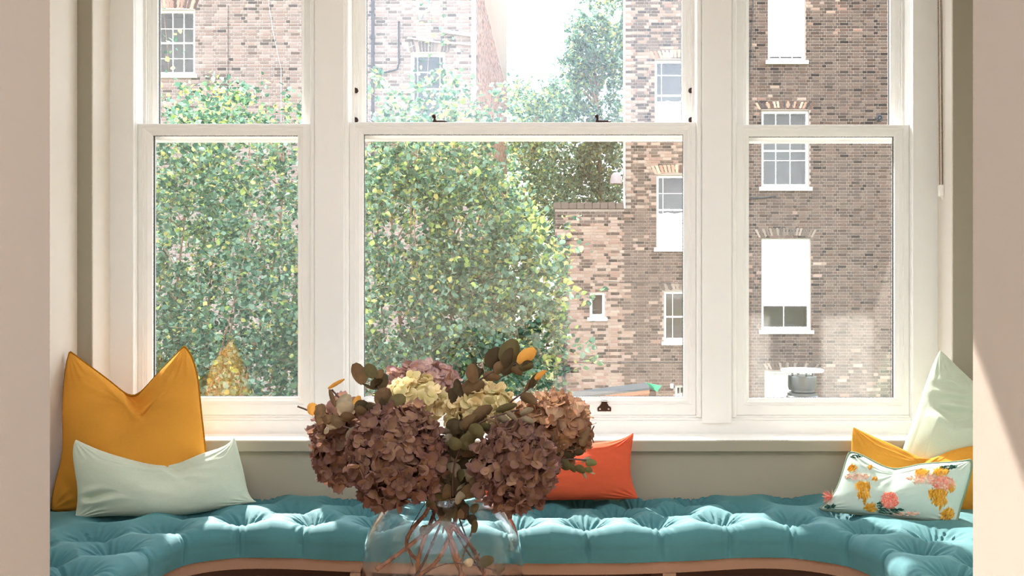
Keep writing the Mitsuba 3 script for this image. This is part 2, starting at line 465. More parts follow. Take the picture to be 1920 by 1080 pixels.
def inner_path(step):
    """The serpentine front edge of the seat seen from above, from the left arm round to the right arm: points, outward normals."""
    u = np.r_[0, np.cumsum(np.linalg.norm(np.diff(FRONT, axis=0), axis=1))]
    q = np.linspace(0, u[-1], int(u[-1] / step))
    pts = np.stack([np.interp(q, u, FRONT[:, 0]), np.interp(q, u, FRONT[:, 1])], 1)
    t = np.gradient(pts, axis=0)
    k = max(1, int(0.05 / step))
    t = np.stack([np.convolve(np.pad(t[:, c], k, mode="edge"), np.ones(2 * k + 1) / (2 * k + 1), "valid") for c in (0, 1)], 1)
    t /= np.linalg.norm(t, axis=1, keepdims=True)
    return pts, np.stack([-t[:, 1], t[:, 0]], 1)


ip, inr = inner_path(0.0030)
ZT, ZBOT = 0.452, 0.372
RR_ = 0.042
prof = []                                # (outward offset, z, normal offset, normal z, along)
for q in np.linspace(0, 1, 14):
    prof.append((0.0, ZBOT + (ZT - RR_ - ZBOT) * q, -1.0, 0.0))
for q in np.linspace(0, 1, 20)[1:]:
    a = q * math.pi / 2
    prof.append((RR_ - RR_ * math.cos(a), ZT - RR_ + RR_ * math.sin(a), -math.cos(a), math.sin(a)))
for q in np.arange(1, 220):
    o = RR_ + 0.0030 * q
    if o > 0.66:
        break
    prof.append((o, ZT, 0.0, 1.0))
prof = np.array(prof)
nu, nw = len(ip), len(prof)
base = np.zeros((nu, nw, 3)); nor = np.zeros_like(base)
base[..., :2] = ip[:, None] + inr[:, None] * prof[None, :, 0:1]
base[..., 2] = prof[None, :, 1]
nor[..., :2] = inr[:, None] * prof[None, :, 2:3]
nor[..., 2] = prof[None, :, 3]
# buttons: rows parallel to the front edge, staggered; on the curves they follow the edge
inner_len = np.r_[0, np.cumsum(np.linalg.norm(np.diff(ip + inr * 0.06, axis=0), axis=1))]
i0 = np.argmin(np.abs(ip[:, 0] - 0.078) + 10 * np.abs(ip[:, 1] - SD))
COL, ROWS = 0.190, [0.088, 0.200, 0.312, 0.424, 0.536]
btn, front_u, ghosts = [], [], []
for r, o in enumerate(ROWS):
    for kk in range(-14, 15):
        u = inner_len[i0] + COL * (kk + 0.5 * (r % 2))
        if u < 0.02 or u > inner_len[-1] - 0.02:
            continue
        i = int(np.searchsorted(inner_len, u))
        b = ip[i] + inr[i] * o
        ghost = b[1] > DW - 0.05 and b[1] < DW + 0.08 and XL + 0.05 < b[0] < XR - 0.05
        if ghost:
            ghosts.append(b)
        if b[0] < XL + 0.05 or b[0] > XR - 0.05 or b[1] > DW - 0.05 or b[1] < DN1 + 0.03:
            continue
        if all(np.hypot(*(b - c)) > 0.085 for c in btn):
            btn.append(b)
            if r == 0:
                front_u.append((u, i))
real = list(btn)
btn = np.array(btn + ghosts)
tree = cKDTree(btn)
flat = base[..., :2].reshape(-1, 2)
dist, idx = tree.query(flat, k=2)
d1 = dist[:, 0]
dv = flat - btn[idx[:, 0]]
th = np.arctan2(dv[:, 1], dv[:, 0])
hsh = np.sin(btn @ [127.1, 311.7]) * 43758.5453
ph = (hsh - np.floor(hsh))[idx[:, 0]] * 6.28
top = np.clip((nor[..., 2].reshape(-1) - 0.0) / 0.9, 0, 1)
disp = 0.021 - 0.072 * np.exp(-d1 / 0.041)
nn_ = meshkit.noise(np.c_[flat * 30, th], 3)
pleat = np.abs(np.sin(8.5 * th + ph + 1.4 * nn_)) ** 0.7
disp += -(1 - pleat) * 0.0095 * np.exp(-((d1 - 0.042) / 0.028) ** 2)
pl2 = np.abs(np.sin(13.5 * th + 2 * ph + 1.6 * nn_)) ** 0.8
disp += -(1 - pl2) * 0.0045 * np.exp(-((d1 - 0.050) / 0.024) ** 2)
a_, b_ = btn[idx[:, 0]], btn[idx[:, 1]]
ab = b_ - a_
L = np.linalg.norm(ab, axis=1)
tt = np.clip(((flat - a_) * ab).sum(1) / L ** 2, 0, 1)
dl = np.linalg.norm(flat - (a_ + ab * tt[:, None]), axis=1)
disp += np.where(L < 0.18, -0.015 * np.exp(-dl / 0.013) * (0.45 + 0.55 * np.exp(-(d1 / 0.05) ** 2)), 0) * np.clip(d1 / 0.02, 0, 1)
disp = disp.reshape(nu, nw) * top.reshape(nu, nw)
# the front face: bulges between vertical pleats under the first row of buttons
uu = inner_len
gap = np.full(nu, 9.0)
for u, i in front_u:
    gap = np.minimum(gap, np.abs(uu - u))
fr = np.clip(-prof[:, 2] * 1.0, 0, 1)
zz = np.clip((prof[:, 1] - ZBOT) / (ZT - ZBOT), 0, 1)
belly = 0.016 * np.sqrt(np.clip(gap / 0.095, 0, 1))[:, None] * (np.sin(np.clip(zz, 0, 1) * math.pi * 0.62 + 0.35) ** 1)[None]
cut = -0.010 * np.exp(-(gap / 0.005) ** 2)[:, None] * (zz ** 0.8)[None]
fold = -0.0035 * np.exp(-((gap - 0.020) / 0.005) ** 2)[:, None] * zz[None]
disp += fr[None] * (belly + cut + fold)
disp += 0.0015 * (meshkit.fbm(np.concatenate([base * 14.0], -1), 3, 5) - 0.5)
pos = base + nor * disp[..., None]
past = (base[..., 0] < XL - 0.002) | (base[..., 0] > XR + 0.002) | (base[..., 1] > DW + 0.001)
pos[..., 0] = np.clip(pos[..., 0], XL + 0.003, XR - 0.003)
pos[..., 1] = np.clip(pos[..., 1], DN1 + 0.004, DW - 0.004)
seat = thing("window_seat_cushion", "teal velvet deep-buttoned seat cushion running around the bay under the windows", "seat cushion")
gq = grid_faces(nu, nw)[:, ::-1]
gq = gq[~past.reshape(-1)[gq].all(1)]
gm = trimesh.Trimesh(pos.reshape(-1, 3), np.vstack([gq[:, [0, 1, 2]], gq[:, [0, 2, 3]]]), process=False)
gm.remove_unreferenced_vertices()
put("pad", gm, "velvet_teal", seat, smooth=True)
bm = trimesh.creation.icosphere(2, 0.011).apply_scale([1, 1, 0.5])
bshape = shape(bm, "velvet_teal", smooth=True)
for b in real:
    M = np.eye(4); M[:3, 3] = [b[0], b[1], ZT - 0.042]
    put("button", at(bshape, M), None, seat)
bench = thing("window_seat_bench", "brown painted bench base with open cubbies under the teal cushion", "bench")
ip2, inr2 = inner_path(0.02)


def strip(o0, o1, z0, z1):
    a, b = ip2 + inr2 * o0, ip2 + inr2 * o1
    n = len(a)
    v = np.vstack([np.c_[a, np.full(n, z0)], np.c_[a, np.full(n, z1)], np.c_[b, np.full(n, z1)], np.c_[b, np.full(n, z0)]])
    i = np.arange(n - 1)
    q = np.vstack([np.stack([s0 * n + i, s1 * n + i, s1 * n + i + 1, s0 * n + i + 1], 1) for s0, s1 in ((0, 1), (1, 2), (2, 3), (3, 0))])
    q = np.vstack([q, [[0, 3 * n, 2 * n, n]], [[n - 1, 2 * n - 1, 3 * n - 1, 4 * n - 1]]])
    return v, q


put("front_rail", strip(0.004, 0.03, 0.340, 0.371), "paint_bench", bench)
put("seat_board", strip(0.03, 0.37, 0.352, 0.371), "wood_dark", bench)
put("plinth", strip(0.03, 0.05, 0.0, 0.08), "wood_dark", bench)
put("back_panel", strip(0.34, 0.35, 0.0, 0.352), "wood_dark", bench)
for px in (668, 1255.5):
    x = X(px, SD)
    put("divider", bx(x - 0.0175, x + 0.0175, SD + 0.003, SD + 0.33, 0.0, 0.3395), "paint_bench", bench)


# ------------------------------------------------------------------ cushions
def ray_plane(px, py, p0, n):
    d = np.array([(px - CX) / F, 1.0, -(py - HY) / F])
    o = np.array([0, 0, EYE])
    return o + d * (((p0 - o) @ n) / (d @ n))


class Pillow:
    def __init__(self, top, right, bottom, left, p0, yaw, lean, thick, N=110, chop=None, folds=(), wr=0.003, seed=1, puff=0.5, wf=None, nub=0.02):
        """Outline in pixels on a plane through p0 that is turned by yaw and leans back by lean (degrees); the body is puffed out on both sides of it."""
        y, l = math.radians(yaw), math.radians(lean)
        n = np.array([math.sin(y) * math.cos(l), -math.cos(y) * math.cos(l), math.sin(l)])
        self.n = n
        C = lambda pts: spline([ray_plane(a, b, p0, n) for a, b in pts], 400)
        Tp, Rt, Bt, Lf = C(top), C(right), C(bottom), C(left)
        w_ = lambda q: np.sin((q - 0.5) * math.pi * 0.92) / math.sin(math.pi * 0.46) * 0.5 + 0.5
        a_, b_ = np.meshgrid(2 * w_(np.linspace(0, 1, N)) - 1, 2 * w_(np.linspace(0, 1, N)) - 1)
        k_ = 1 - nub * np.abs(a_ * b_) ** 8
        S, Tt = a_ * k_ * 0.5 + 0.5, b_ * k_ * 0.5 + 0.5
        at_ = lambda cv, q: np.stack([np.interp(q, np.linspace(0, 1, 400), cv[:, c]) for c in range(3)], -1)
        s, t = S[..., None], Tt[..., None]
        g = (1 - t) * at_(Tp, S) + t * at_(Bt, S) + (1 - s) * at_(Lf, Tt) + s * at_(Rt, Tt) - (1 - s) * (1 - t) * Tp[0] - s * (1 - t) * Tp[-1] - (1 - s) * t * Bt[0] - s * t * Bt[-1]
        ea, eb = a_ * 0.5 + 0.5, b_ * 0.5 + 0.5
        e = np.clip(4 * ea * (1 - ea), 0, 1) ** puff * np.clip(4 * eb * (1 - eb), 0, 1) ** puff
        ff = np.ones_like(e)
        if chop:
            sc, wid, dep, amt = chop
            ff = 1 - amt * np.exp(-((S - sc) / wid) ** 2) * np.exp(-(Tt / dep) ** 2)
        front = e * thick * 0.5 * ff
        for (s0, t0, s1, t1, w_, d_) in folds:
            a = np.array([s0, t0]); b = np.array([s1, t1]) - a
            q = np.stack([S, Tt], -1) - a
            u = np.clip((q @ b) / (b @ b), 0, 1)
            dd = np.linalg.norm(q - u[..., None] * b, axis=-1)
            fade = np.sin(np.clip(u, 0, 1) * math.pi * 0.5 + 0.0) if False else (1 - u) ** 0.7
            front -= d_ * np.exp(-(dd / w_) ** 2) * fade * np.minimum(1, e * 3)
            front += 0.5 * d_ * np.exp(-((dd - 2.0 * w_) / (1.3 * w_)) ** 2) * fade * np.minimum(1, e * 3)
        if chop:
            an = np.arctan2(Tt - dep * 0.3, S - sc)
            rr = np.hypot(S - sc, Tt - dep * 0.3)
            front += wr * np.minimum(1, e * 2) * (meshkit.noise(np.stack([an * 5, rr * 3, S * 0 + seed], -1), seed) - 0.5) * 2 * np.exp(-((rr - 0.22) / 0.2) ** 2)
        # gathers that run in from the corners
        for (cs, ct) in ((0, 0), (1, 0), (0, 1), (1, 1)):
            an = np.arctan2(Tt - ct, S - cs); rr = np.hypot(S - cs, Tt - ct)
            front += wr * 0.8 * np.minimum(1, e * 2.5) * np.cos(an * 18 + seed + cs * 2 + ct) * np.exp(-((rr - 0.12) / 0.08) ** 2)
        front += wr * 1.2 * np.minimum(1, e * 2) * (meshkit.fbm(np.stack([S * 4, Tt * 4, S * 0 + seed * 3.1], -1), 3, seed) - 0.5) * 2
        if wf is not None:
            front += wf(S, Tt) * np.minimum(1, e * 2)
        gf = g + n * front[..., None]
        gb = g - n * (e * thick * 0.5)[..., None]
        self.front = gf
        ed = np.gradient(gf, axis=1), np.gradient(gf, axis=0)
        nn = np.cross(ed[0], ed[1])
        nn /= np.linalg.norm(nn, axis=-1, keepdims=True) + 1e-12
        if (nn[N // 2, N // 2] @ n) < 0:
            nn = -nn
        self.fn = nn
        q = grid_faces(N, N)
        v = np.vstack([gf.reshape(-1, 3), gb.reshape(-1, 3)])
        f1 = q
        f2 = q[:, ::-1] + N * N
        fl = np.vstack([f1, f2])
        a, b, c = v[fl[N * N // 2, 0]], v[fl[N * N // 2, 1]], v[fl[N * N // 2, 2]]
        if np.cross(b - a, c - a) @ n < 0:
            fl = fl[:, ::-1]
        m = trimesh.Trimesh(v, np.vstack([fl[:, [0, 1, 2]], fl[:, [0, 2, 3]]]), process=False)
        m.merge_vertices()
        m.update_faces(m.nondegenerate_faces())
        m.remove_unreferenced_vertices()
        self.mesh = m
        self.loop = np.vstack([g[0], g[1:, -1], g[-1, ::-1][1:], g[::-1, 0][1:]])
        pr = gf.reshape(-1, 3)
        self.tree = cKDTree(np.c_[CX + pr[:, 0] / pr[:, 1] * F, HY - (pr[:, 2] - EYE) / pr[:, 1] * F])

    def on(self, px, py):
        _, i = self.tree.query([px, py])
        return self.front.reshape(-1, 3)[i], self.fn.reshape(-1, 3)[i]

    def piping(self, r):
        return tube(self.loop[::2], r, 8)


def cushion(label, bsdf, pl, pipe=None, pr=0.0035):
    t = thing("cushion", label, "cushion")
    put("cover", pl.mesh, bsdf, t, smooth=50)
    if pipe:
        put("piping", pl.piping(pr), pipe, t, smooth=True)
    return t


def step_fold(S, Tt, a, b, amp, w, reach=0.10):
    """One side of a chopped cushion lapping over the other along a crease from a (open) to b (dies away)."""
    d = np.array([b[0] - a[0], b[1] - a[1]])
    L2 = d @ d
    u = ((S - a[0]) * d[0] + (Tt - a[1]) * d[1]) / L2
    sd = ((S - a[0]) * d[1] - (Tt - a[1]) * d[0]) / math.sqrt(L2)
    k = np.clip(1.15 - u, 0, 1) * np.clip(u + 0.3, 0, 1) * (u < 1.15)
    k = np.clip(k * 1.6, 0, 1)
    return -amp * np.tanh(sd / w) * np.exp(-(sd / reach) ** 2) * k - 0.5 * amp * np.exp(-(sd / (0.7 * w)) ** 2) * k


def zig(S, Tt, s0, t0, w, n, a, ang=0.0):
    """Soft parallel creases around a place on a cushion."""
    u = (S - s0) * math.cos(ang) + (Tt - t0) * math.sin(ang)
    v = -(S - s0) * math.sin(ang) + (Tt - t0) * math.cos(ang)
    return a * np.sin(v * n + 3 * u) * np.exp(-(u / w) ** 2 - (v / w) ** 2)


p_ochre = Pillow([(130, 655), (172, 690), (214, 722), (250, 742), (285, 714), (318, 678), (346, 645)], [(346, 645), (366, 690), (376, 765), (384, 838), (378, 955)],
                 [(96, 958), (200, 962), (300, 962), (378, 955)], [(130, 655), (121, 720), (119, 790), (118, 850), (104, 910), (96, 958)],
                 P(250, 955, 2.66), 6, 12, 0.17, chop=(0.5, 0.2, 0.32, 0.75),
                 folds=[(0.60, 0.215, 0.80, 0.20, 0.012, 0.010)], seed=2, wr=0.004,
                 wf=lambda S, Tt: step_fold(S, Tt, (0.47, 0.0), (0.61, 0.24), 0.030, 0.011) + zig(S, Tt, 0.76, 0.20, 0.14, 46, 0.0045, 0.5) + zig(S, Tt, 0.08, 0.85, 0.12, 50, 0.004, 0.8))
c1 = cushion("large square ochre velvet cushion with two pointed ears in the left corner of the seat", "velvet_ochre", p_ochre, "piping_ochre")
p_sage = Pillow([(140, 821), (185, 843), (250, 863), (322, 871), (380, 850), (425, 833), (440, 815)], [(440, 815), (448, 850), (460, 900), (471, 932), (486, 941)],
                [(136, 976), (200, 968), (320, 968), (410, 955), (486, 941)], [(140, 821), (137, 860), (143, 900), (145, 940), (136, 976)],
                P(136, 976, 2.52), 20, 14, 0.14, chop=(0.56, 0.16, 0.4, 0.6),
                folds=[(0.08, 0.74, 0.24, 0.60, 0.035, 0.016)], seed=4,
                wf=lambda S, Tt: step_fold(S, Tt, (0.53, 0.0), (0.63, 0.28), 0.020, 0.012) + zig(S, Tt, 0.1, 0.75, 0.12, 36, 0.003, -0.4))
c2 = cushion("long pale sage velvet bolster cushion lying in front of the largest ochre cushion", "velvet_sage", p_sage)
p_rust = Pillow([(905, 822), (980, 838), (1060, 842), (1105, 832), (1150, 826), (1190, 808)], [(1190, 808), (1183, 850), (1183, 892), (1200, 936)],
                [(890, 936), (1000, 938), (1100, 937), (1200, 936)], [(905, 822), (908, 870), (903, 905), (890, 936)],
                P(1050, 938, 2.69), 0, 10, 0.13, chop=(0.48, 0.16, 0.3, 0.5), seed=6, wr=0.0035,
                wf=lambda S, Tt: zig(S, Tt, 0.9, 0.3, 0.10, 40, 0.003, 1.2))
c3 = cushion("rust orange velvet cushion leaning against the panel behind the hydrangeas", "velvet_rust", p_rust)
def lap(S, Tt):
    """The lower ear lies over the chopped upper one along a rising fold."""
    line = 0.40 - 0.16 * np.clip(0.35 - S, 0, 1) - 0.42 * np.clip(S - 0.35, 0, 1)
    q = (Tt - line) / 0.025
    up = 1 / (1 + np.exp(-np.clip(q, -30, 30)))
    w_ = np.clip((S - 0.06) / 0.12, 0, 1) * np.clip((1.0 - S) / 0.2, 0, 1)
    cr = 0.007 * np.sin((Tt * 0.95 + S * 0.25) * 75 + 4 * S) * np.exp(-((S - 0.30) / 0.22) ** 2 - ((Tt - 0.24) / 0.12) ** 2)
    return w_ * (0.032 * up * np.exp(-np.clip(Tt - line, 0, 1) / 0.25) - 0.020 * np.exp(-(q + 1.5) ** 2 / 4)) + cr


p_sager = Pillow([(1763, 653), (1794, 686), (1826, 717), (1852, 736), (1880, 730), (1905, 712)], [(1905, 712), (1910, 780), (1906, 860), (1896, 940)],
                 [(1676, 935), (1750, 942), (1820, 944), (1896, 940)], [(1763, 653), (1742, 702), (1716, 778), (1690, 850), (1676, 935)],
                 P(1750, 930, 2.73), -14, 6, 0.13, chop=(0.5, 0.2, 0.3, 0.4), seed=8, wf=lap)
c4 = cushion("large pale sage velvet cushion with a pointed ear standing in the right corner", "velvet_sage", p_sager)
p_och2 = Pillow([(1598, 798), (1640, 819), (1700, 846), (1738, 860), (1780, 846), (1823, 836), (1862, 822)], [(1862, 822), (1872, 880), (1866, 965)],
                [(1610, 952), (1700, 960), (1780, 964), (1866, 965)], [(1598, 798), (1596, 850), (1598, 900), (1610, 952)],
                P(1720, 955, 2.655), -18, 10, 0.10, chop=(0.55, 0.18, 0.35, 0.55), folds=[(0.54, 0.02, 0.40, 0.25, 0.02, 0.008)], seed=9)
c5 = cushion("ochre velvet cushion squeezed between the sage corner cushion and the flowered cushion", "velvet_ochre", p_och2)
p_flor = Pillow([(1592, 847), (1630, 862), (1675, 880), (1720, 873), (1780, 868), (1822, 861)], [(1822, 861), (1814, 905), (1800, 950), (1794, 981)],
                [(1535, 954), (1600, 962), (1700, 973), (1794, 981)], [(1592, 847), (1580, 890), (1562, 930), (1535, 954)],
                P(1535, 956, 2.625), -26, 16, 0.10, chop=(0.42, 0.2, 0.35, 0.4), folds=[(0.40, 0.02, 0.46, 0.5, 0.04, 0.006)], seed=11, wr=0.002)
c6 = cushion("pale aqua cushion embroidered with pink and gold flowers at the front right of the seat", "linen_aqua", p_flor, "piping_dark", 0.0042)


def threads(name, px, py, rx, ry, cols, n, length, wd, ang, spread, lab=None, lift=0.0012, fringe=None):
    """Embroidery: short raised stitches on the cushion's face."""
    vs, fs, cs, k = [], [], [], 0
    ax = np.array([1.0, 0, 0])
    for _ in range(n):
        r, a = math.sqrt(rng.random()), rng.random() * 6.283
        qx, qy = px + rx * r * math.cos(a), py + ry * r * math.sin(a)
        p, nn = p_flor.on(qx, qy)
        u = ax - nn * (ax @ nn); u /= np.linalg.norm(u)
        w = np.cross(nn, u)
        g = math.radians(ang + rng.normal(0, spread))
        d = u * math.cos(g) + w * math.sin(g) * (1 if w[2] > 0 else -1)
        e = np.cross(nn, d)
        hl, hw = length * (0.6 + 0.8 * rng.random()) / 2, wd / 2
        h = lift * (0.7 + rng.random())
        v = [p - d * hl + e * hw, p - d * hl - e * hw, p + d * hl - e * hw, p + d * hl + e * hw, p - d * hl * .7 + nn * h, p + d * hl * .7 + nn * h]
        vs += v
        fs += [[k, k + 4, k + 1], [k + 1, k + 4, k + 5], [k + 1, k + 5, k + 2], [k + 2, k + 5, k + 3], [k + 3, k + 5, k + 4], [k + 3, k + 4, k]]
        c = lin(*cols[rng.integers(len(cols))]) * (0.8 + 0.4 * rng.random())
        cs += [c] * 6
        k += 6
    kk = put(name, (np.array(vs), np.array(fs)), "thread", c6, color=np.array(cs))
    if lab:
        labels[kk] = {"label": lab}


GOLD = [(206, 150, 44), (224, 172, 70), (184, 128, 40), (232, 190, 100)]
PINK = [(236, 130, 112), (242, 160, 140), (228, 112, 98), (244, 186, 168)]
PALE = [(240, 196, 180), (236, 214, 196), (214, 200, 176), (226, 170, 150)]
DARK = [(28, 66, 58), (40, 84, 72), (24, 50, 48), (60, 96, 80)]
for (nm, px, py, rx, ry, cols, n, ln, wd, ang, sp) in [
    ("gold_blossom", 1598, 878, 7, 6, GOLD, 50, .012, .002, 20, 30), ("gold_blossom", 1632, 876, 4, 4, GOLD, 22, .008, .002, 80, 30),
    ("pink_lace", 1608, 893, 24, 6, PALE, 110, .010, .0012, 0, 60), ("gold_blossom", 1618, 912, 13, 7, GOLD, 110, .014, .0022, 90, 18),
    ("gold_blossom", 1619, 928, 11, 6, GOLD, 80, .012, .0022, 90, 18), ("gold_leaf", 1621, 939, 2.5, 6, GOLD, 26, .010, .002, 80, 10), ("gold_blossom", 1640, 898, 4, 4, GOLD, 26, .008, .002, 30, 40),
    ("pink_peony", 1668, 938, 15, 15, PINK, 420, .008, .0020, 60, 40), ("dark_leaf_spray", 1668, 957, 24, 7, DARK, 70, .012, .0022, 0, 14), ("gold_blossom", 1633, 952, 10, 7, GOLD, 70, .012, .0022, 30, 25),
    ("dark_leaf_spray", 1650, 948, 6, 6, DARK, 22, .009, .002, 30, 30),
    ("gold_blossom", 1728, 886, 12, 6, GOLD, 90, .014, .0022, 50, 20), ("gold_blossom", 1764, 884, 14, 6, GOLD, 100, .014, .0022, 60, 20),
    ("pink_lace", 1735, 898, 34, 9, PALE, 260, .010, .0012, 0, 60), ("pink_lace", 1768, 906, 22, 12, PINK + PALE, 240, .010, .0014, 0, 60),
    ("gold_blossom", 1757, 927, 17, 8, GOLD, 150, .016, .0022, 80, 18), ("gold_blossom", 1762, 940, 13, 5, GOLD, 90, .014, .0022, 80, 18), ("gold_leaf", 1763, 950, 2.6, 6, GOLD, 26, .010, .002, 85, 10),
    ("gold_blossom", 1783, 915, 6, 7, GOLD, 44, .010, .002, 60, 25), ("dark_leaf_spray", 1778, 876, 16, 4, DARK, 46, .009, .0022, 15, 25), ("gold_blossom", 1776, 965, 11, 9, GOLD, 120, .014, .0022, 60, 20),
    ("dark_leaf_spray", 1556, 950, 9, 4, DARK, 36, .009, .0022, 10, 25), ("pink_lace", 1700, 963, 26, 3, PALE, 60, .010, .0014, 0, 40), ("dark_leaf_spray", 1605, 856, 10, 2.5, DARK, 24, .008, .002, -25, 15)]:
    threads(nm, px, py, rx, ry, cols, n, ln, wd, ang, sp)
# the pink tassel on the corner
p, nn = p_flor.on(1560, 932)
vs, fs, cs, k = [], [], [], 0
for _ in range(46):
    d = np.array([-0.9 + rng.normal(0, .35), -0.15 + rng.normal(0, .3), 0.25 + rng.normal(0, .45)]); d /= np.linalg.norm(d)
    a, b = tube(np.array([p, p + d * 0.014, p + d * 0.028 + [0, 0, rng.normal(0, .003)]]), [0.0008, 0.0008, 0.0006], 4)
    vs.append(a); fs.append(b + k); k += len(a)
    cs.append(np.tile(lin(*PINK[rng.integers(4)]), (len(a), 1)))
labels[put("tassel", (np.vstack(vs), np.vstack(fs)), "thread", c6, color=np.vstack(cs))] = {"label": "pink thread tassel"}

# ------------------------------------------------------------------ table, vase, dried flowers
KV = 1.85 / 1.62                         # the bouquet stands where the sun through the window still reaches it
DV = 1.62 * KV
VC_ = P(830.5, 1075, DV)
pxm = DV / F


def vase_profile():
    R = lambda q: q * KV
    pts = [(R(0.060), Z(1075, DV) - R(0.142)), (R(0.098), Z(1075, DV) - R(0.124)), (R(0.130), Z(1075, DV) - R(0.075)), (R(0.1435), Z(1075, DV) - R(0.02)),
           (R(0.1435), Z(1052, DV)), (R(0.1335), Z(1000, DV)), (R(0.113), Z(962, DV)), (R(0.092), Z(941, DV)), (R(0.0765), Z(930, DV)), (R(0.0745), Z(923, DV))]
    return spline(pts, 60), (0.0001, Z(1075, DV) - R(0.142))


op, p00 = vase_profile()
tg = np.gradient(op, axis=0); tg /= np.linalg.norm(tg, axis=1, keepdims=True)
nrm = np.stack([tg[:, 1], -tg[:, 0]], 1)
inn = op - nrm * 0.0034
inn[0] = [0.06, op[0, 1] + 0.009]
lip = (op[-1] + inn[-1]) / 2 + [0, 0.0018]
prof_v = np.vstack([[p00], op, [lip], inn[::-1], [[0.0001, op[0, 1] + 0.009]]])
t = thing("glass_vase", "round clear glass bowl vase holding the dried hydrangea stems", "vase")
put("bowl", lathe(prof_v, [VC_[0], DV, 0], 96), "glass_vase_bsdf", t, smooth=60)
ztab = op[0, 1] - 0.0012
tt_ = thing("side_table", "round wooden side table under the glass vase", "side table")
put("table_top", lathe([(0.0001, ztab), (0.150, ztab), (0.156, ztab - 0.004), (0.156, ztab - 0.018), (0.150, ztab - 0.022), (0.0001, ztab - 0.022)], [VC_[0], DV, 0], 64), "wood_dark", tt_, smooth=40)
put("column", lathe([(0.02, ztab - 0.022), (0.014, ztab - 0.1), (0.016, 0.05), (0.03, 0.02)], [VC_[0], DV, 0], 24), "wood_dark", tt_, smooth=40)
put("base", lathe([(0.0001, 0.022), (0.11, 0.018), (0.115, 0.0), (0.0001, 0.0)], [VC_[0], DV, 0], 40), "wood_dark", tt_, smooth=40)


def petal_patch(L, wd, cup, n=5):
    """One rounded, cupped petal from the origin along +x."""
    v = []
    us = np.linspace(0, 1, n)
    for u in us:
        hw = wd * 0.5 * (math.sin(math.pi * (0.12 + 0.78 * u ** 0.75)) ** 0.7)
        for w in (-1, -0.4, 0.4, 1):
            v.append([L * u - 0.08 * L * abs(w) ** 2 * (u > .9), hw * w, cup * L * (u ** 2 * 0.55 + 0.35 * w * w * (0.3 + u))])
    return np.array(v), grid_faces(n, 4)


def rotz(a):
    c, s = math.cos(a), math.sin(a)
    return np.array([[c, -s, 0], [s, c, 0], [0, 0, 1]])


def floret_mesh(seed, size, cin, cout, cedge):
    r = np.random.default_rng(seed)
    vs, fs, cs, k = [], [], [], 0
    for q in range(4):
        L = size * (0.88 + 0.3 * r.random())
        v, f = petal_patch(L, L * (1.0 + 0.25 * r.random()), -0.5 + 1.25 * r.random())
        u = np.clip(v[:, 0:1] / L, 0, 1)
        edge = np.clip(np.maximum((u - 0.78) / 0.22, np.abs(v[:, 1:2]) / (0.5 * L) - 0.55), 0, 1)
        c = (1 - u) * cin + u * cout
        c = c * (1 - edge * 0.6) + cedge * edge * 0.6
        c = c * (0.82 + 0.36 * r.random())
        tl = r.normal(0, 0.4)
        ct, st = math.cos(tl), math.sin(tl)
        v = v @ np.array([[1, 0, 0], [0, ct, -st], [0, st, ct]]).T
        v[:, 2] += v[:, 0] * r.normal(0.12, 0.2) + 0.0006 * q
        v = v @ rotz(q * math.pi / 2 + r.normal(0, 0.16)).T
        vs.append(v); fs.append(f + k); cs.append(c); k += len(v)
    return np.vstack(vs), np.vstack(fs), np.vstack(cs)


def frame(n, roll):
    n = n / np.linalg.norm(n)
    a = np.cross(n, [0.31, 0.2, 0.93]); a /= np.linalg.norm(a)
    b = np.cross(n, a)
    c, s = math.cos(roll), math.sin(roll)
    return np.stack([a * c + b * s, -a * s + b * c, n], 1)


PAL = {
    "mauve": [(lin(178, 142, 118), lin(150, 112, 100), lin(132, 104, 128)), (lin(190, 152, 122), lin(160, 120, 104), lin(150, 122, 140)), (lin(166, 122, 98), lin(142, 102, 90), lin(120, 92, 116))],
    "brown": [(lin(200, 158, 120), lin(180, 138, 114), lin(136, 104, 110)), (lin(188, 144, 110), lin(164, 122, 102), lin(124, 94, 102)), (lin(216, 184, 150), lin(196, 160, 136), lin(150, 118, 120))],
    "cream": [(lin(214, 202, 148), lin(236, 222, 184), lin(238, 220, 180)), (lin(224, 206, 160), lin(240, 226, 194), lin(226, 200, 160)), (lin(198, 190, 132), lin(226, 212, 168), lin(232, 214, 176))],
    "violet": [(lin(226, 188, 170), lin(204, 168, 166), lin(124, 114, 166)), (lin(236, 204, 186), lin(212, 178, 172), lin(138, 120, 158)), (lin(208, 164, 132), lin(186, 142, 130), lin(104, 96, 146))],
}
FLOR = {}
DEEP = {"mauve": 0.68, "brown": 0.76, "cream": 0.95, "violet": 0.9}
for nm, cols in PAL.items():
    FLOR[nm] = []
    for i in range(9):
        a, b, c = [q * DEEP[nm] * [1.0, 0.98, 0.90] for q in cols[i % 3]]
        v, f, col = floret_mesh(100 + i + len(FLOR) * 17, 0.0138 * KV, a, b, c)
        FLOR[nm].append((shape((v, f), "petal", smooth=True, color=col), v, f, col))
NECK = np.array([VC_[0], DV, Z(935, DV)])
CROSS = P(838, 985, DV)
JIT = 0.008 * KV


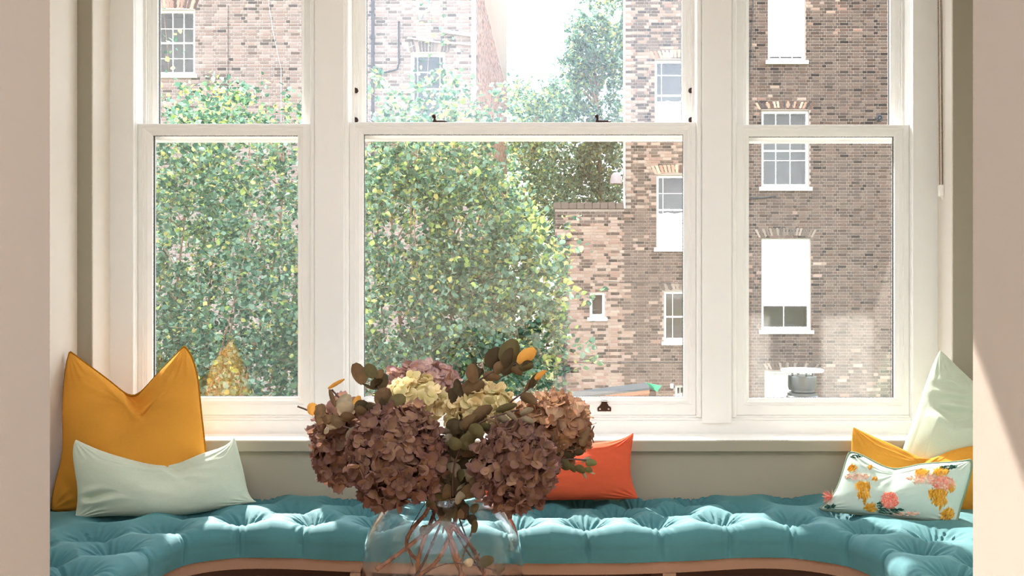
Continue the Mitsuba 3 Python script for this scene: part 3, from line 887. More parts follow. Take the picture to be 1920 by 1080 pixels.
def hydrangea(label, cx, cy, d, rx, ry, pal, end, n_front, squash=1.0):
    t = thing("hydrangea", label, "flower", "dried hydrangea heads in the glass vase")
    d, end = d * KV, (end[0], end[1], end[2] * KV) + tuple(end[3:])
    c = P(cx, cy, d)
    rx_, rz_ = rx * d / F - 0.008, ry * d / F - 0.008
    ry_ = (rx_ + rz_) / 2 * squash
    r = np.random.default_rng(int(cx * 7 + cy))
    n = int(n_front * 2.7)
    up = (c - (NECK - [0, 0, 0.06])); up /= np.linalg.norm(up)
    inner = [[], [], []]; k = 0
    for i in range(n):
        z = 1 - 2 * (i + 0.5) / n
        a = i * 2.39996 + r.normal(0, 0.12)
        dr_ = np.array([math.sqrt(1 - z * z) * math.cos(a), z, math.sqrt(1 - z * z) * math.sin(a)])
        if dr_ @ up < -0.86:
            continue
        rad = 1.0 + r.normal(0, 0.06)
        p = c + dr_ * [rx_, ry_, rz_] * rad
        nrm_ = dr_ / [rx_, ry_, rz_]; nrm_ /= np.linalg.norm(nrm_)
        nrm_ = nrm_ + r.normal(0, 0.46, 3)
        R = frame(nrm_, r.random() * 6.28)
        s_ = 0.85 + 0.42 * r.random()
        M = np.eye(4); M[:3, :3] = R * s_; M[:3, 3] = p
        put("floret", at(FLOR[pal][r.integers(9)][0], M), None, t)
    for i in range(n):                   # a second layer of florets inside, seen only between the outer ones
        dr_ = r.normal(0, 1, 3); dr_ /= np.linalg.norm(dr_)
        _, v, f, col = FLOR[pal][r.integers(9)]
        R = frame(dr_ + r.normal(0, .3, 3), r.random() * 6.28)
        inner[0].append(v @ R.T + c + dr_ * [rx_, ry_, rz_] * 0.72); inner[1].append(f + k); inner[2].append(col); k += len(v)
    kk = put("inner_florets", (np.vstack(inner[0]), np.vstack(inner[1])), "petal", t, smooth=True, color=np.vstack(inner[2]))
    labels[kk] = {"kind": "stuff"}
    e = P(end[0], end[1], end[2])
    x_ = P(end[3], 985, DV + (end[2] - DV) * 0.2) if len(end) > 3 else CROSS
    x_ = x_ + r.normal(0, 0.004, 3)
    neck = NECK + np.array([np.clip((c[0] - NECK[0]) * 0.25, -0.045, 0.045), np.clip((c[1] - NECK[1]) * 0.3, -0.04, 0.04), 0.0])
    pts = spline([c, c * 0.35 + neck * 0.65 + [0, 0, 0.012], neck, x_, e], 26)
    put("stem", tube(pts, np.linspace(0.0030, 0.0046, 26), 8), "stem_brown", t, smooth=True)
    for q in (17, 21):
        put("bud_scar", vf(trimesh.creation.icosphere(1, 0.0045).apply_translation(pts[q] + [0.001, -0.001, 0])), "stem_brown", t, smooth=True)
    return t


hydrangea("big mauve brown dried hydrangea head at the front left, the largest", 746, 856, 1.56, 90, 92, "mauve", (866, 1100, 1.60, 838), 100)
hydrangea("mauve brown dried hydrangea head at the far left behind the largest one", 645, 828, 1.64, 58, 84, "mauve", (912, 1092, 1.62, 838), 62)
hydrangea("mauve brown dried hydrangea head at the front right above the vase rim", 966, 876, 1.545, 75, 80, "mauve", (706, 1068, 1.60, 815), 80)
hydrangea("brown dried hydrangea head with pale sunlit rim at the far right", 1034, 802, 1.65, 74, 68, "brown", (766, 1085, 1.63, 846), 70)
hydrangea("cream dried hydrangea head at the upper left, sunlit", 778, 752, 1.66, 56, 46, "cream", (783, 1050, 1.66, 783), 46)
hydrangea("cream dried hydrangea head with greenish heart at the upper right", 900, 764, 1.63, 62, 46, "cream", (884, 1095, 1.66, 848), 50)
hydrangea("pink dried hydrangea head edged in violet blue at the top back", 796, 722, 1.73, 66, 42, "violet", (792, 1095, 1.66, 800), 50)


def leaf_mesh(L, wd, cup, curl, n=7, tip=0.15):
    v = []
    for u in np.linspace(0, 1, n):
        hw = wd * 0.5 * math.sin(math.pi * min(1, (0.05 + 0.92 * u ** 0.92))) ** 0.5
        for w in (-1, -0.5, 0, 0.5, 1):
            v.append([L * u, hw * w, cup * wd * (w * w - 0.5) * math.sin(math.pi * u) + curl * L * u * u])
    return np.array(v), grid_faces(n, 5)


TONES = {"dark": (70, 60, 44), "olive": (88, 80, 54), "brown": (104, 84, 62), "amber": (206, 150, 74), "grey": (142, 130, 108), "green": (104, 106, 70), "pale": (168, 150, 122)}


def sprig(label, stem, d, leaves, seed, thick=0.0016):
    """A eucalyptus sprig: its stem through pixels, each leaf from its foot to its tip in pixels with a width, a tone and a turn about its length."""
    t = thing("eucalyptus_sprig", label, "foliage", "dried eucalyptus sprigs among the hydrangeas")
    r = np.random.default_rng(seed)
    d, thick = d * KV, thick * KV
    pts = [P(q[0], q[1], q[2] * KV if len(q) > 2 else d) for q in stem]
    put("stem", tube(spline(pts, 24), thick, 6), "stem_dark", t, smooth=True)
    for (x0, y0, x1, y1, wpx, tone, turn) in leaves:
        dd = d + r.normal(0, 0.008)
        a, b = P(x0, y0, dd), P(x1, y1, dd + r.normal(0, 0.008))
        L = np.linalg.norm(b - a)
        v, f = leaf_mesh(L, wpx * (1.1 if wpx > 10 else 1.0) * dd / F, 0.18 + 0.2 * r.random(), r.normal(0, 0.12))
        e1 = (b - a) / L
        e2 = np.cross(e1, [0, -1, 0]); e2 /= np.linalg.norm(e2)
        e3 = np.cross(e1, e2)
        g = math.radians(turn + r.normal(0, 8))
        e2, e3 = e2 * math.cos(g) + e3 * math.sin(g), -e2 * math.sin(g) + e3 * math.cos(g)
        c = lin(*TONES[tone]) * (0.85 + 0.3 * r.random())
        col = np.tile(c, (len(v), 1)) * (0.85 + 0.3 * meshkit.noise(v * 300 + seed, 3))[:, None]
        put("leaf", (a + v @ np.stack([e1, e2, e3]), f), "dry_leaf", t, smooth=True, color=col)
    return t


sprig("tall eucalyptus sprig arching above the cream heads with broad dark leaves", [(838, 985, 1.62), (848, 900, 1.63), (868, 760), (905, 708), (950, 688), (990, 672)], 1.60, [
    (918, 690, 936, 652, 34, "dark", 12), (946, 684, 966, 637, 36, "olive", 14), (972, 682, 1004, 655, 26, "amber", 20), (950, 690, 958, 652, 28, "dark", 35),
    (892, 716, 880, 682, 24, "brown", 30), (880, 722, 905, 692, 26, "dark", 40), (906, 706, 938, 708, 22, "brown", 30), (930, 700, 946, 678, 22, "brown", 25), (940, 700, 968, 680, 22, "dark", 20),
    (958, 690, 978, 704, 20, "brown", 35), (966, 692, 1000, 682, 20, "olive", 25), (980, 690, 996, 676, 16, "dark", 40), (900, 700, 888, 678, 14, "dark", 55), (872, 740, 908, 718, 26, "brown", 20),
    (866, 752, 878, 712, 22, "brown", 45), (862, 760, 846, 728, 24, "dark", 30), (866, 742, 852, 712, 20, "dark", 40)], 1)
sprig("short thin eucalyptus sprig pointing up at the top right, with one amber leaf", [(940, 800, 1.60), (962, 750), (992, 728), (1014, 700)], 1.585, [
    (1004, 716, 1020, 690, 14, "amber", 25), (996, 726, 1009, 700, 15, "dark", 20), (982, 742, 993, 712, 9, "brown", 55), (990, 728, 1002, 712, 14, "dark", 30), (976, 742, 1006, 752, 20, "brown", 30)], 2)
sprig("eucalyptus sprig standing up at the left against the mullion, with large brown leaves", [(820, 985, 1.62), (790, 900, 1.62), (745, 790), (716, 740), (700, 700)], 1.60, [
    (682, 720, 664, 680, 24, "brown", 15), (702, 708, 690, 682, 22, "olive", 20), (708, 712, 716, 692, 16, "brown", 35), (706, 730, 724, 704, 26, "dark", 20), (706, 730, 680, 720, 8, "dark", 50),
    (712, 762, 726, 728, 30, "brown", 15), (734, 766, 756, 740, 28, "olive", 20), (724, 772, 718, 744, 20, "dark", 35), (740, 776, 752, 758, 24, "dark", 25), (700, 728, 712, 706, 20, "dark", 35)], 3)
sprig("thin eucalyptus twig reaching farthest left with a pair of pointed leaves", [(780, 900, 1.58), (700, 815), (640, 798), (600, 780), (558, 762)], 1.56, [
    (590, 778, 582, 756, 20, "amber", 20), (598, 782, 602, 758, 22, "brown", 25), (596, 776, 594, 798, 16, "brown", 30), (614, 796, 622, 776, 24, "brown", 30), (620, 806, 636, 786, 26, "grey", 35), (616, 800, 606, 812, 12, "grey", 40),
    (652, 826, 668, 798, 18, "grey", 40), (640, 800, 622, 780, 18, "brown", 35)], 4)
sprig("thin eucalyptus twig with one amber leaf in front of the left mullion", [(740, 800, 1.60), (680, 775), (640, 749), (622, 730)], 1.57, [
    (615, 729, 646, 712, 9, "amber", 30), (618, 730, 624, 764, 12, "brown", 30), (640, 772, 652, 740, 28, "grey", 15), (642, 782, 658, 755, 32, "pale", 20), (664, 766, 674, 742, 14, "amber", 15), (670, 772, 686, 752, 24, "dark", 20),
    (668, 775, 690, 768, 24, "brown", 15), (686, 770, 704, 762, 18, "dark", 25), (688, 756, 714, 762, 10, "brown", 30), (640, 788, 664, 780, 26, "brown", 25), (676, 778, 696, 790, 18, "brown", 35)], 5)
sprig("dark eucalyptus sprig crossing under the right cream head", [(850, 930, 1.58), (862, 840), (890, 800), (930, 780), (972, 768)], 1.555, [
    (884, 790, 922, 762, 26, "brown", 20), (930, 770, 970, 760, 16, "olive", 25), (912, 784, 936, 796, 12, "pale", 45), (930, 780, 955, 792, 18, "grey", 30), (950, 776, 972, 786, 16, "grey", 30), (976, 778, 1000, 766, 16, "grey", 30),
    (975, 786, 1002, 792, 16, "grey", 40), (898, 800, 924, 806, 18, "olive", 30), (870, 806, 892, 780, 24, "brown", 30), (880, 800, 905, 818, 26, "olive", 20), (862, 812, 850, 790, 26, "dark", 15), (858, 822, 848, 842, 26, "olive", 15),
    (864, 820, 886, 838, 32, "olive", 10), (866, 806, 878, 788, 20, "dark", 15), (876, 826, 896, 806, 22, "olive", 25)], 6)
sprig("eucalyptus sprig with small green leaves over the rust orange cushion at the right", [(930, 930, 1.60), (1000, 880), (1050, 862), (1090, 862), (1112, 864)], 1.60, [
    (1044, 862, 1056, 840, 22, "dark", 15), (1062, 858, 1074, 838, 26, "dark", 12), (1078, 852, 1094, 846, 14, "dark", 30), (1050, 868, 1070, 876, 20, "olive", 20), (1066, 872, 1080, 884, 14, "olive", 30), (1078, 876, 1098, 884, 16, "olive", 15),
    (1090, 866, 1106, 858, 10, "pale", 30), (1098, 870, 1118, 866, 16, "green", 15), (1096, 878, 1108, 884, 14, "green", 25), (1106, 886, 1116, 890, 7, "pale", 40), (1036, 872, 1048, 888, 18, "dark", 20), (1040, 850, 1030, 832, 22, "dark", 30), (1092, 884, 1098, 898, 8, "grey", 40),
    (1090, 836, 1104, 800, 20, "brown", 25)], 7)
cen = []
r_ = np.random.default_rng(21)
for i in range(64):
    a = r_.random() * 6.28
    x0, y0 = 860 + r_.normal(0, 21), 800 + 132 * r_.random()
    L = 20 + 14 * r_.random()
    cen.append((x0, y0, x0 + L * math.cos(a), y0 - L * math.sin(a), 20 + 10 * r_.random(), ["dark", "dark", "olive", "brown", "grey"][r_.integers(5)], r_.normal(0, 28)))
sprig("leafy dark eucalyptus sprig filling the middle between the two front heads", [(830, 1000, 1.60), (845, 930), (858, 860), (862, 800)], 1.59, cen, 8)
low = []
for i in range(22):
    a = r_.random() * 6.28
    x0, y0 = 848 + r_.normal(0, 26), 948 + r_.normal(0, 16)
    L = 16 + 8 * r_.random()
    low.append((x0, y0, x0 + L * math.cos(a), y0 - L * math.sin(a), 16 + 7 * r_.random(), ["dark", "olive", "olive", "brown"][r_.integers(4)], r_.normal(0, 26)))
low += [(866, 975, 872, 950, 22, "dark", 10), (888, 1000, 892, 978, 12, "olive", 20), (884, 962, 896, 946, 16, "olive", 20), (834, 938, 900, 930, 10, "grey", 60)]
sprig("low eucalyptus sprig hanging into the mouth of the vase", [(910, 1085, 1.62), (866, 1000), (845, 960), (838, 930)], 1.605, low, 9)
refl = [(900, 1062, 924, 1046, 22, "olive", 20), (925, 1076, 945, 1060, 20, "brown", 30), (888, 1052, 898, 1036, 9, "brown", 40), (872, 1050, 884, 1060, 20, "pale", 30)]  # leaf shapes built to stand for reflections in the vase glass
sprig("thin eucalyptus twig curling inside the vase, leaves added in place of leaf reflections", [(790, 1080, 1.58), (812, 1066, 1.57), (850, 1056), (900, 1062), (930, 1070)], 1.60, refl, 10, 0.0009)
for lab, pts, th in [("dark bare stem looping to the left inside the vase", [(800, 940), (778, 975), (765, 1008), (770, 1045), (775, 1062)], 0.0009),
                     ("dark straight stem crossing to the lower right inside the vase", [(822, 940), (845, 982), (880, 1040), (915, 1085)], 0.0022),
                     ("dark straight stem slanting to the lower left inside the vase", [(860, 930), (838, 960), (806, 1030), (775, 1085)], 0.0026),
                     ("slim dark stem on the right inside the vase", [(852, 940), (868, 992), (885, 1032), (898, 1060)], 0.0016),
                     ("slim brown stem curving to the right of the crossing stems", [(888, 960), (880, 1010), (866, 1050), (860, 1085)], 0.0017)]:
    t = thing("dry_stem", lab, "stem", "bare stems standing in the glass vase")
    d0 = 1.63 * KV + rng.normal(0, 0.012)
    q = [P(a, b, d0) for a, b in pts]
    put("stalk", tube(spline(q, 22), th, 7), "stem_dark" if "dark" in lab else "stem_brown", t, smooth=True)
    put("node", vf(trimesh.creation.icosphere(1, th * 1.5).apply_translation(spline(q, 22)[12])), "stem_dark" if "dark" in lab else "stem_brown", t, smooth=True)

# ------------------------------------------------------------------ the houses across the gardens
GZ = -2.6                                # garden level
struct("garden_ground", bx(-30, 30, 3.3, 60, GZ - 0.2, GZ), "soil")
struct("flat_roof", bx(-6, 6, 3.12, 7.6, -0.42, -0.30), "roof_felt")
struct("terrace_ground", bx(-30, 30, -60, -4.7, -0.4, -0.12), "soil")
BR_S, BR_H, BR_C, JT = 0.215, 0.1025, 0.065, 0.010


def brick_box(w, h, d, c=0.004):
    v = np.array([[0, 0, 0], [w, 0, 0], [w, 0, h], [0, 0, h], [c, -d, c], [w - c, -d, c], [w - c, -d, h - c], [c, -d, h - c]], float)
    f = np.array([[4, 5, 6], [4, 6, 7], [0, 1, 5], [0, 5, 4], [1, 2, 6], [1, 6, 5], [2, 3, 7], [2, 7, 6], [3, 0, 4], [3, 4, 7]])
    return v, f


def lay_bricks(x0, x1, z0, z1, keep):
    """Flemish bond over a rectangle; keep(xa, xb, za, zb) returns the pieces of a brick that are not cut away."""
    out = []
    nz = int((z1 - z0) / 0.075)
    for r in range(nz):
        za = z0 + r * 0.075
        x, s = x0 + (0.0 if r % 2 else -0.056), r % 2
        while x < x1:
            w = BR_S if s else BR_H
            for a, b in keep(max(x, x0), min(x + w, x1), za, za + BR_C):
                if b - a > 0.03:
                    out.append((a, b, za))
            x += w + JT
            s = 1 - s
    return out


VAR = {}


def loose_brick(w, tone):
    k = (round(w, 3), tone)
    if k not in VAR:
        v, f = brick_box(w, BR_C, 0.012)
        VAR[k] = shape((v, f), "brick", color=np.tile(np.array(tone), (len(v), 1)))
    return VAR[k]


def house_wall(root, d, outline, holes, tone, shown, seed, joint="mortar"):
    """Mortar slab with openings, then its bricks: the 300 best seen singly, the rest as one part."""
    r = np.random.default_rng(seed)
    poly = Polygon([(X(a, d), Z(b, d)) for a, b in outline])
    cut = unary_union([sbox(X(a, d), Z(e, d), X(c, d), Z(b, d)) for a, b, c, e in holes]) if holes else Polygon()
    slab = poly.difference(cut)
    parts = []
    for g in getattr(slab, "geoms", [slab]):
        m = trimesh.creation.extrude_polygon(g, 0.32, engine="earcut")
        v = np.array(m.vertices)
        parts.append((np.stack([v[:, 0], d + v[:, 2], v[:, 1]], 1), np.array(m.faces)[:, ::-1]))
    put("wall", join(parts), joint, root)
    hs = [(X(a, d) - 0.008, Z(e, d), X(c, d) + 0.008, Z(b, d)) for a, b, c, e in holes]
    xs = [q[0] for q in poly.exterior.coords]; zs = [q[1] for q in poly.exterior.coords]

    def keep(a, b, za, zb):
        mid = poly.contains(sbox(a + 0.004, za, max(a + 0.008, b - 0.004), zb))
        if not mid:
            return []
        seg = [(a, b)]
        for h0, hz0, h1, hz1 in hs:
            if zb > hz0 and za < hz1:
                seg = [q for s in seg for q in ((s[0], min(s[1], h0)), (max(s[0], h1), s[1])) if q[1] - q[0] > 0.03]
        return seg
    br = lay_bricks(min(xs), max(xs), min(zs), max(zs), keep)
    vis, rest = [], []
    for b in br:
        px = CX + (b[0] + b[1]) / 2 / d * F
        py = HY - (b[2] + BR_C / 2 - EYE) / d * F
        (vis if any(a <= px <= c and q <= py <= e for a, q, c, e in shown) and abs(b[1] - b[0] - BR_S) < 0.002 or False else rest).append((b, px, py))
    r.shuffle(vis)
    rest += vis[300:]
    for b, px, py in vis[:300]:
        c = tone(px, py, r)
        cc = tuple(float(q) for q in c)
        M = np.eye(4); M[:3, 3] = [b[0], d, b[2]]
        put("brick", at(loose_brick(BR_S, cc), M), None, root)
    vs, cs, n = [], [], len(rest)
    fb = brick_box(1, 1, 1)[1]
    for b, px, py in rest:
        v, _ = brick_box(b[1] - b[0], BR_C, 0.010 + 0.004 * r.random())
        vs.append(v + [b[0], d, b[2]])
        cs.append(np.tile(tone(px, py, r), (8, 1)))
    fs = (fb[None] + (np.arange(n) * 8)[:, None, None]).reshape(-1, 3)
    k = put("brickwork", (np.vstack(vs), fs), "brick", root, color=np.vstack(cs))
    labels[k] = {"kind": "stuff"}


def arch(root, d, x0, x1, ytop, ybot, rise, n, cols, seed):
    """A fan of voussoir bricks over an opening."""
    r = np.random.default_rng(seed)
    half = (x1 - x0) / 2; cx = (x0 + x1) / 2
    for i in range(n):
        a, b = -1 + 2 * i / n + 0.02, -1 + 2 * (i + 1) / n - 0.02
        q = []
        for t_, up in ((a, 0), (b, 0), (b, 1), (a, 1)):
            y = (ybot + rise * (t_ ** 2 - 1) + (0)) if not up else (ytop + rise * (t_ ** 2 - 1) * 0.8 + rise * 0.8)
            q.append(P(cx + half * t_ * (1.0 if not up else 1.16), y, d))
        q = np.array(q)
        f = q + [0, -0.014, 0]
        c = lin(*cols[r.integers(len(cols))]) * (0.85 + 0.3 * r.random())
        v = np.vstack([q, f])
        faces = np.array([[4, 5, 6], [4, 6, 7], [0, 1, 5], [0, 5, 4], [1, 2, 6], [1, 6, 5], [2, 3, 7], [2, 7, 6], [3, 0, 4], [3, 4, 7]])
        put("arch_brick", (v, faces), "brick", root, color=np.tile(c, (8, 1)))


def far_window(root, d, x0, y0, x1, y1, xsplit, ysplit, blind=0.0, curtain=False, meet=None, sill=True, back="far_dark"):
    """A white sash window in a house: frame with glazing bars, panes, sill, and what hangs behind the glass."""
    a, b, zt, zb = X(x0, d), X(x1, d), Z(y0, d), Z(y1, d)
    y = d + 0.07
    fw = 4.6 * d / F
    parts = [bx(a, a + fw, y, y + 0.07, zb, zt), bx(b - fw, b, y, y + 0.07, zb, zt), bx(a + fw, b - fw, y + 0.001, y + 0.07, zt - fw * 1.1, zt), bx(a + fw, b - fw, y + 0.001, y + 0.07, zb, zb + fw * 1.3)]
    xs = [a + fw] + [X(q, d) for q in xsplit] + [b - fw]
    zs = [zt - fw * 1.1] + [Z(q, d) for q in ysplit] + [zb + fw * 1.3]
    bw = 1.5 * d / F
    for q in xs[1:-1]:
        parts.append(bx(q - bw / 2, q + bw / 2, y + 0.012, y + 0.05, zb + fw, zt - fw))
    for i, q in enumerate(zs[1:-1]):
        h = bw * (2.2 if meet == i else 1.0)
        parts.append(bx(a + fw, b - fw, y + (0.004 if meet == i else 0.014), y + 0.052, q - h / 2, q + h / 2))
    w = put("window", join(parts), "white_gloss", root)
    for i in range(len(xs) - 1):
        for j in range(len(zs) - 1):
            put("pane", (np.array([[xs[i], y + 0.03, zs[j + 1]], [xs[i + 1], y + 0.03, zs[j + 1]], [xs[i + 1], y + 0.03, zs[j]], [xs[i], y + 0.03, zs[j]]]), np.array([[0, 1, 2, 3]])), "glass_pane", w)
    v = np.array([[a, y + 0.07, zb], [b, y + 0.07, zb], [b, y + 0.07, zt], [a, y + 0.07, zt], [a, y + 0.6, zb], [b, y + 0.6, zb], [b, y + 0.6, zt], [a, y + 0.6, zt]])
    put("interior", (v, np.array([[4, 5, 6, 7], [0, 4, 7, 3], [1, 2, 6, 5], [0, 1, 5, 4], [3, 7, 6, 2]])), back, w)
    if blind:
        put("roller_blind", bx(a + fw * .5, b - fw * .5, y + 0.09, y + 0.095, zt - (zt - zb) * blind, zt), "far_blind", w)
    if curtain:
        xx = np.linspace(a, b, 60)
        wv = 0.02 * np.sin(xx * 60) + 0.012 * np.sin(xx * 23)
        zc = zb + (zt - zb) * curtain
        v = np.vstack([np.c_[xx, y + 0.12 + wv, np.full(60, zb)], np.c_[xx, y + 0.12 + wv * .6, zc - 0.03 * np.abs(np.sin(xx * 9))]])
        i = np.arange(59)
        put("net_curtain", (v, np.stack([i, i + 1, i + 61, i + 60], 1)), "far_curtain", w, smooth=True)
    if sill:
        put("sill", bx(a - 5 * d / F, b + 5 * d / F, d - 0.07, d + 0.10, zb - 7 * d / F, zb), "white_gloss", w)


D_B = 22.7
PALE_B = [(216, 184, 164), (224, 196, 176), (206, 172, 152), (226, 202, 184), (202, 162, 146), (218, 188, 174)]
DARK_B = [(116, 102, 96), (98, 88, 86), (138, 116, 106), (152, 126, 112)]
BROWN_B = [(166, 146, 134), (154, 134, 124), (178, 154, 140), (144, 126, 118), (170, 142, 130)]


def pick(r, cols, k=0.24, g=0.46):
    return lin(*cols[r.integers(len(cols))]) * (1 - k / 2 + k * r.random()) * g


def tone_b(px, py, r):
    """Stock brick: pale and patchy at the upper left, partly haze put into the colour, browner and sootier to the right and lower down."""
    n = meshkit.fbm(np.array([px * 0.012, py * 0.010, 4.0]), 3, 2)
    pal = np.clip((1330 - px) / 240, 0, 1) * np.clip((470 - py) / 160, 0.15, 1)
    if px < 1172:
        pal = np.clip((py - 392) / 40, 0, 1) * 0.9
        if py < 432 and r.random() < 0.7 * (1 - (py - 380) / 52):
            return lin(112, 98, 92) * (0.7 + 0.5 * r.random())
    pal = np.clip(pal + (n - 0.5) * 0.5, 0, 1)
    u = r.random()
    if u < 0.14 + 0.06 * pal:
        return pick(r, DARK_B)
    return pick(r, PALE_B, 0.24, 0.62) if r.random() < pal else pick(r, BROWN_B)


hb = thing("brick_house", "tall brown brick house with white sash windows and a low parapet wing", "house")
wins_b = [(1228, 112, 1318, 248), (1231, 328, 1320, 465), (1245, 546, 1334, 640), (1440, -40, 1510, 114), (1428, 207, 1517, 351), (1428, 447, 1520, 619), (1434, 695, 1526, 800), (1106, 548, 1134, 595), (1266, 722, 1320, 800)]
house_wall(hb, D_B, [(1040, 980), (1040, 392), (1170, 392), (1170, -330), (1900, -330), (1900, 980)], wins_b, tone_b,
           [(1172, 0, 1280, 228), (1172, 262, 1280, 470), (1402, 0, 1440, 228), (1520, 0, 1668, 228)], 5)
put("side_wall", (np.array([[X(1170, D_B), D_B, GZ], [X(1170, D_B), D_B, Z(-330, D_B)], [X(1170, D_B) + 2.5, D_B + 9, Z(-330, D_B)], [X(1170, D_B) + 2.5, D_B + 9, GZ]]), np.array([[0, 1, 2, 3]])), "mortar", hb)
xw0, xw1 = X(1037, D_B), X(1169, D_B)
for i in range(9):
    a, b = xw0 + (xw1 - xw0) * i / 9 + .005, xw0 + (xw1 - xw0) * (i + 1) / 9 - .005
    labels[put("coping_stone", rbx(a, b, D_B - 0.05, D_B + 0.36, Z(392, D_B), Z(380, D_B) + 0.01 * math.sin(i * 2.1), 0.01), "coping", hb)] = {}
labels = {k_: v_ for k_, v_ in labels.items() if v_}
scene["coping"] = diffuse(rgb(118, 106, 98))
far_window(hb, D_B, *wins_b[0], [1241], [140, 178], meet=1, back="far_dark", curtain=0.46)
far_window(hb, D_B, *wins_b[1], [1244], [362, 393, 421], meet=1, curtain=0.5)
far_window(hb, D_B, *wins_b[2], [1262], [594], meet=0)
far_window(hb, D_B, *wins_b[3], [1464, 1487], [-5, 20, 58, 72], meet=2, blind=0.93)
far_window(hb, D_B, *wins_b[4], [1456, 1483], [236, 282, 300], meet=1)
far_window(hb, D_B, *wins_b[5], [1471], [533], meet=0, blind=0.74)
far_window(hb, D_B, *wins_b[6], [1460, 1490], [760], meet=0, blind=0.9)
far_window(hb, D_B, *wins_b[7], [], [], back="far_dark")
far_window(hb, D_B, *wins_b[8], [1276], [], curtain=0.8)
AC = [(206, 164, 138), (222, 186, 160), (190, 146, 124), (120, 96, 88), (214, 176, 154)]
AG = [(150, 140, 128), (130, 118, 108), (172, 158, 144), (112, 104, 98)]
arch(hb, D_B, 1224, 1322, 94, 111, 3, 15, AC, 1)
arch(hb, D_B, 1227, 1325, 309, 327, 3, 15, AC, 2)
arch(hb, D_B, 1242, 1338, 529, 545, 2, 15, AG, 3)
arch(hb, D_B, 1422, 1520, 190, 206, 4, 17, AC + [(90, 84, 84)], 4)
arch(hb, D_B, 1422, 1524, 427, 446, 5, 18, AG, 5)
arch(hb, D_B, 1430, 1530, 680, 694, 3, 16, AG, 6)


def pipe(root, d, pts, rpx, bsdf, name="drainpipe", off=0.09, sides=12, collar=()):
    q = np.array([P(a, b, d - off) for a, b in pts])
    k = put(name, tube(q, rpx * d / F, sides), bsdf, root, smooth=50)
    for (a, b) in collar:
        c = P(a, b, d - off)
        put("collar", tube(np.array([c - [0, 0, 0.045], c + [0, 0, 0.045]]), rpx * 1.45 * d / F, 12), bsdf, k, smooth=50)
    return k


pipe(hb, D_B, [(1058, 452), (1058, 800)], 2.8, "pipe_dark", collar=[(1058, 520), (1058, 634)])
put("gutter_box", rbx(X(1026, D_B), X(1071, D_B), D_B - 0.22, D_B - 0.01, Z(452, D_B), Z(443, D_B), 0.02), "pipe_dark", hb)
pipe(hb, D_B, [(1060, 678), (1140, 680), (1330, 679)], 0.8, "pipe_dark", "cable", 0.03, 6)
pipe(hb, D_B, [(1131, 528), (1200, 530), (1290, 531)], 0.6, "pipe_dark", "cable", 0.03, 6)
pipe(hb, D_B, [(1413, -20), (1409, 60), (1405, 140), (1401, 228)], 0.7, "pipe_dark", "cable", 0.03, 6)
pipe(hb, D_B, [(1380, 374), (1430, 371), (1455, 368)], 1.4, "pipe_dark", "waste_pipe", 0.05, 8)
pipe(hb, D_B, [(1400, -60), (1400, 232)], 2.2, "pipe_dark", collar=[(1400, 60)])
c = P(1648, 222, D_B)
v, q = lathe([(0.0001, 0.0), (0.088, 0.0), (0.088, 0.03), (0.06, 0.045), (0.045, 0.03), (0.03, 0.05), (0.0001, 0.055)], [0, 0, 0], 28)
put("pattress_plate", (np.stack([v[:, 0], -v[:, 2], v[:, 1]], 1) + c + [0, -0.01, 0], q), "pipe_dark", hb, smooth=40, label="round grey iron wall plate")
pipe(hb, D_B, [(1171, -200), (1171, 391)], 1.6, "pipe_white", off=0.05)
put("wall_lamp", rbx(X(1256, D_B), X(1262, D_B), D_B - 0.1, D_B - 0.005, Z(728, D_B), Z(719, D_B), 0.01), "plastic_white", hb)

lm = thing("hanging_lamp", "pale grey dome lamp hanging from a curved arm before the tall tree", "lamp")
D_L = D_B - 0.6
c = P(1155, 346, D_L)
m_ = D_L / F
v, q = lathe([(0.5 * m_, 23 * m_), (5 * m_, 22 * m_), (9 * m_, 17 * m_), (11 * m_, 8 * m_), (11 * m_, 1 * m_), (9.4 * m_, 1 * m_), (9 * m_, 8 * m_), (4 * m_, 20 * m_)], [0, 0, 0], 28)
put("shade", (v + c, q), "lamp_grey", lm, smooth=50)
put("arm", tube(spline([P(1157, 325, D_L), P(1158, 318, D_L), P(1163, 315, D_L), P(1168, 320, D_L), P(1172, 330, D_B - 0.02)], 20), 1.1 * m_, 8), "lamp_grey", lm, smooth=True)
scene["lamp_grey"] = diffuse(rgb(176, 164, 164))
D_A = 21.5
HAZED_A = [(192, 172, 165), (182, 163, 156), (202, 182, 174), (172, 156, 151), (188, 164, 156)]  # bricks lightened, haze of the upper panes put into their colours
DARK_A = [(120, 112, 112), (136, 124, 120), (148, 132, 126)]


def tone_a(px, py, r):
    n = meshkit.fbm(np.array([px * 0.01, py * 0.012, 1.0]), 3, 9)
    dk = np.clip((760 - px) / 160, 0, 1) * np.clip((px - 580) / 60, 0, 1) * np.clip((140 - py) / 60, 0, 1)
    if r.random() < 0.13 + 0.45 * dk + 0.25 * (n - 0.5):
        return pick(r, DARK_A, 0.24, 0.78)
    return pick(r, HAZED_A, 0.24, 0.78)  # raised brightness stands in for the same haze


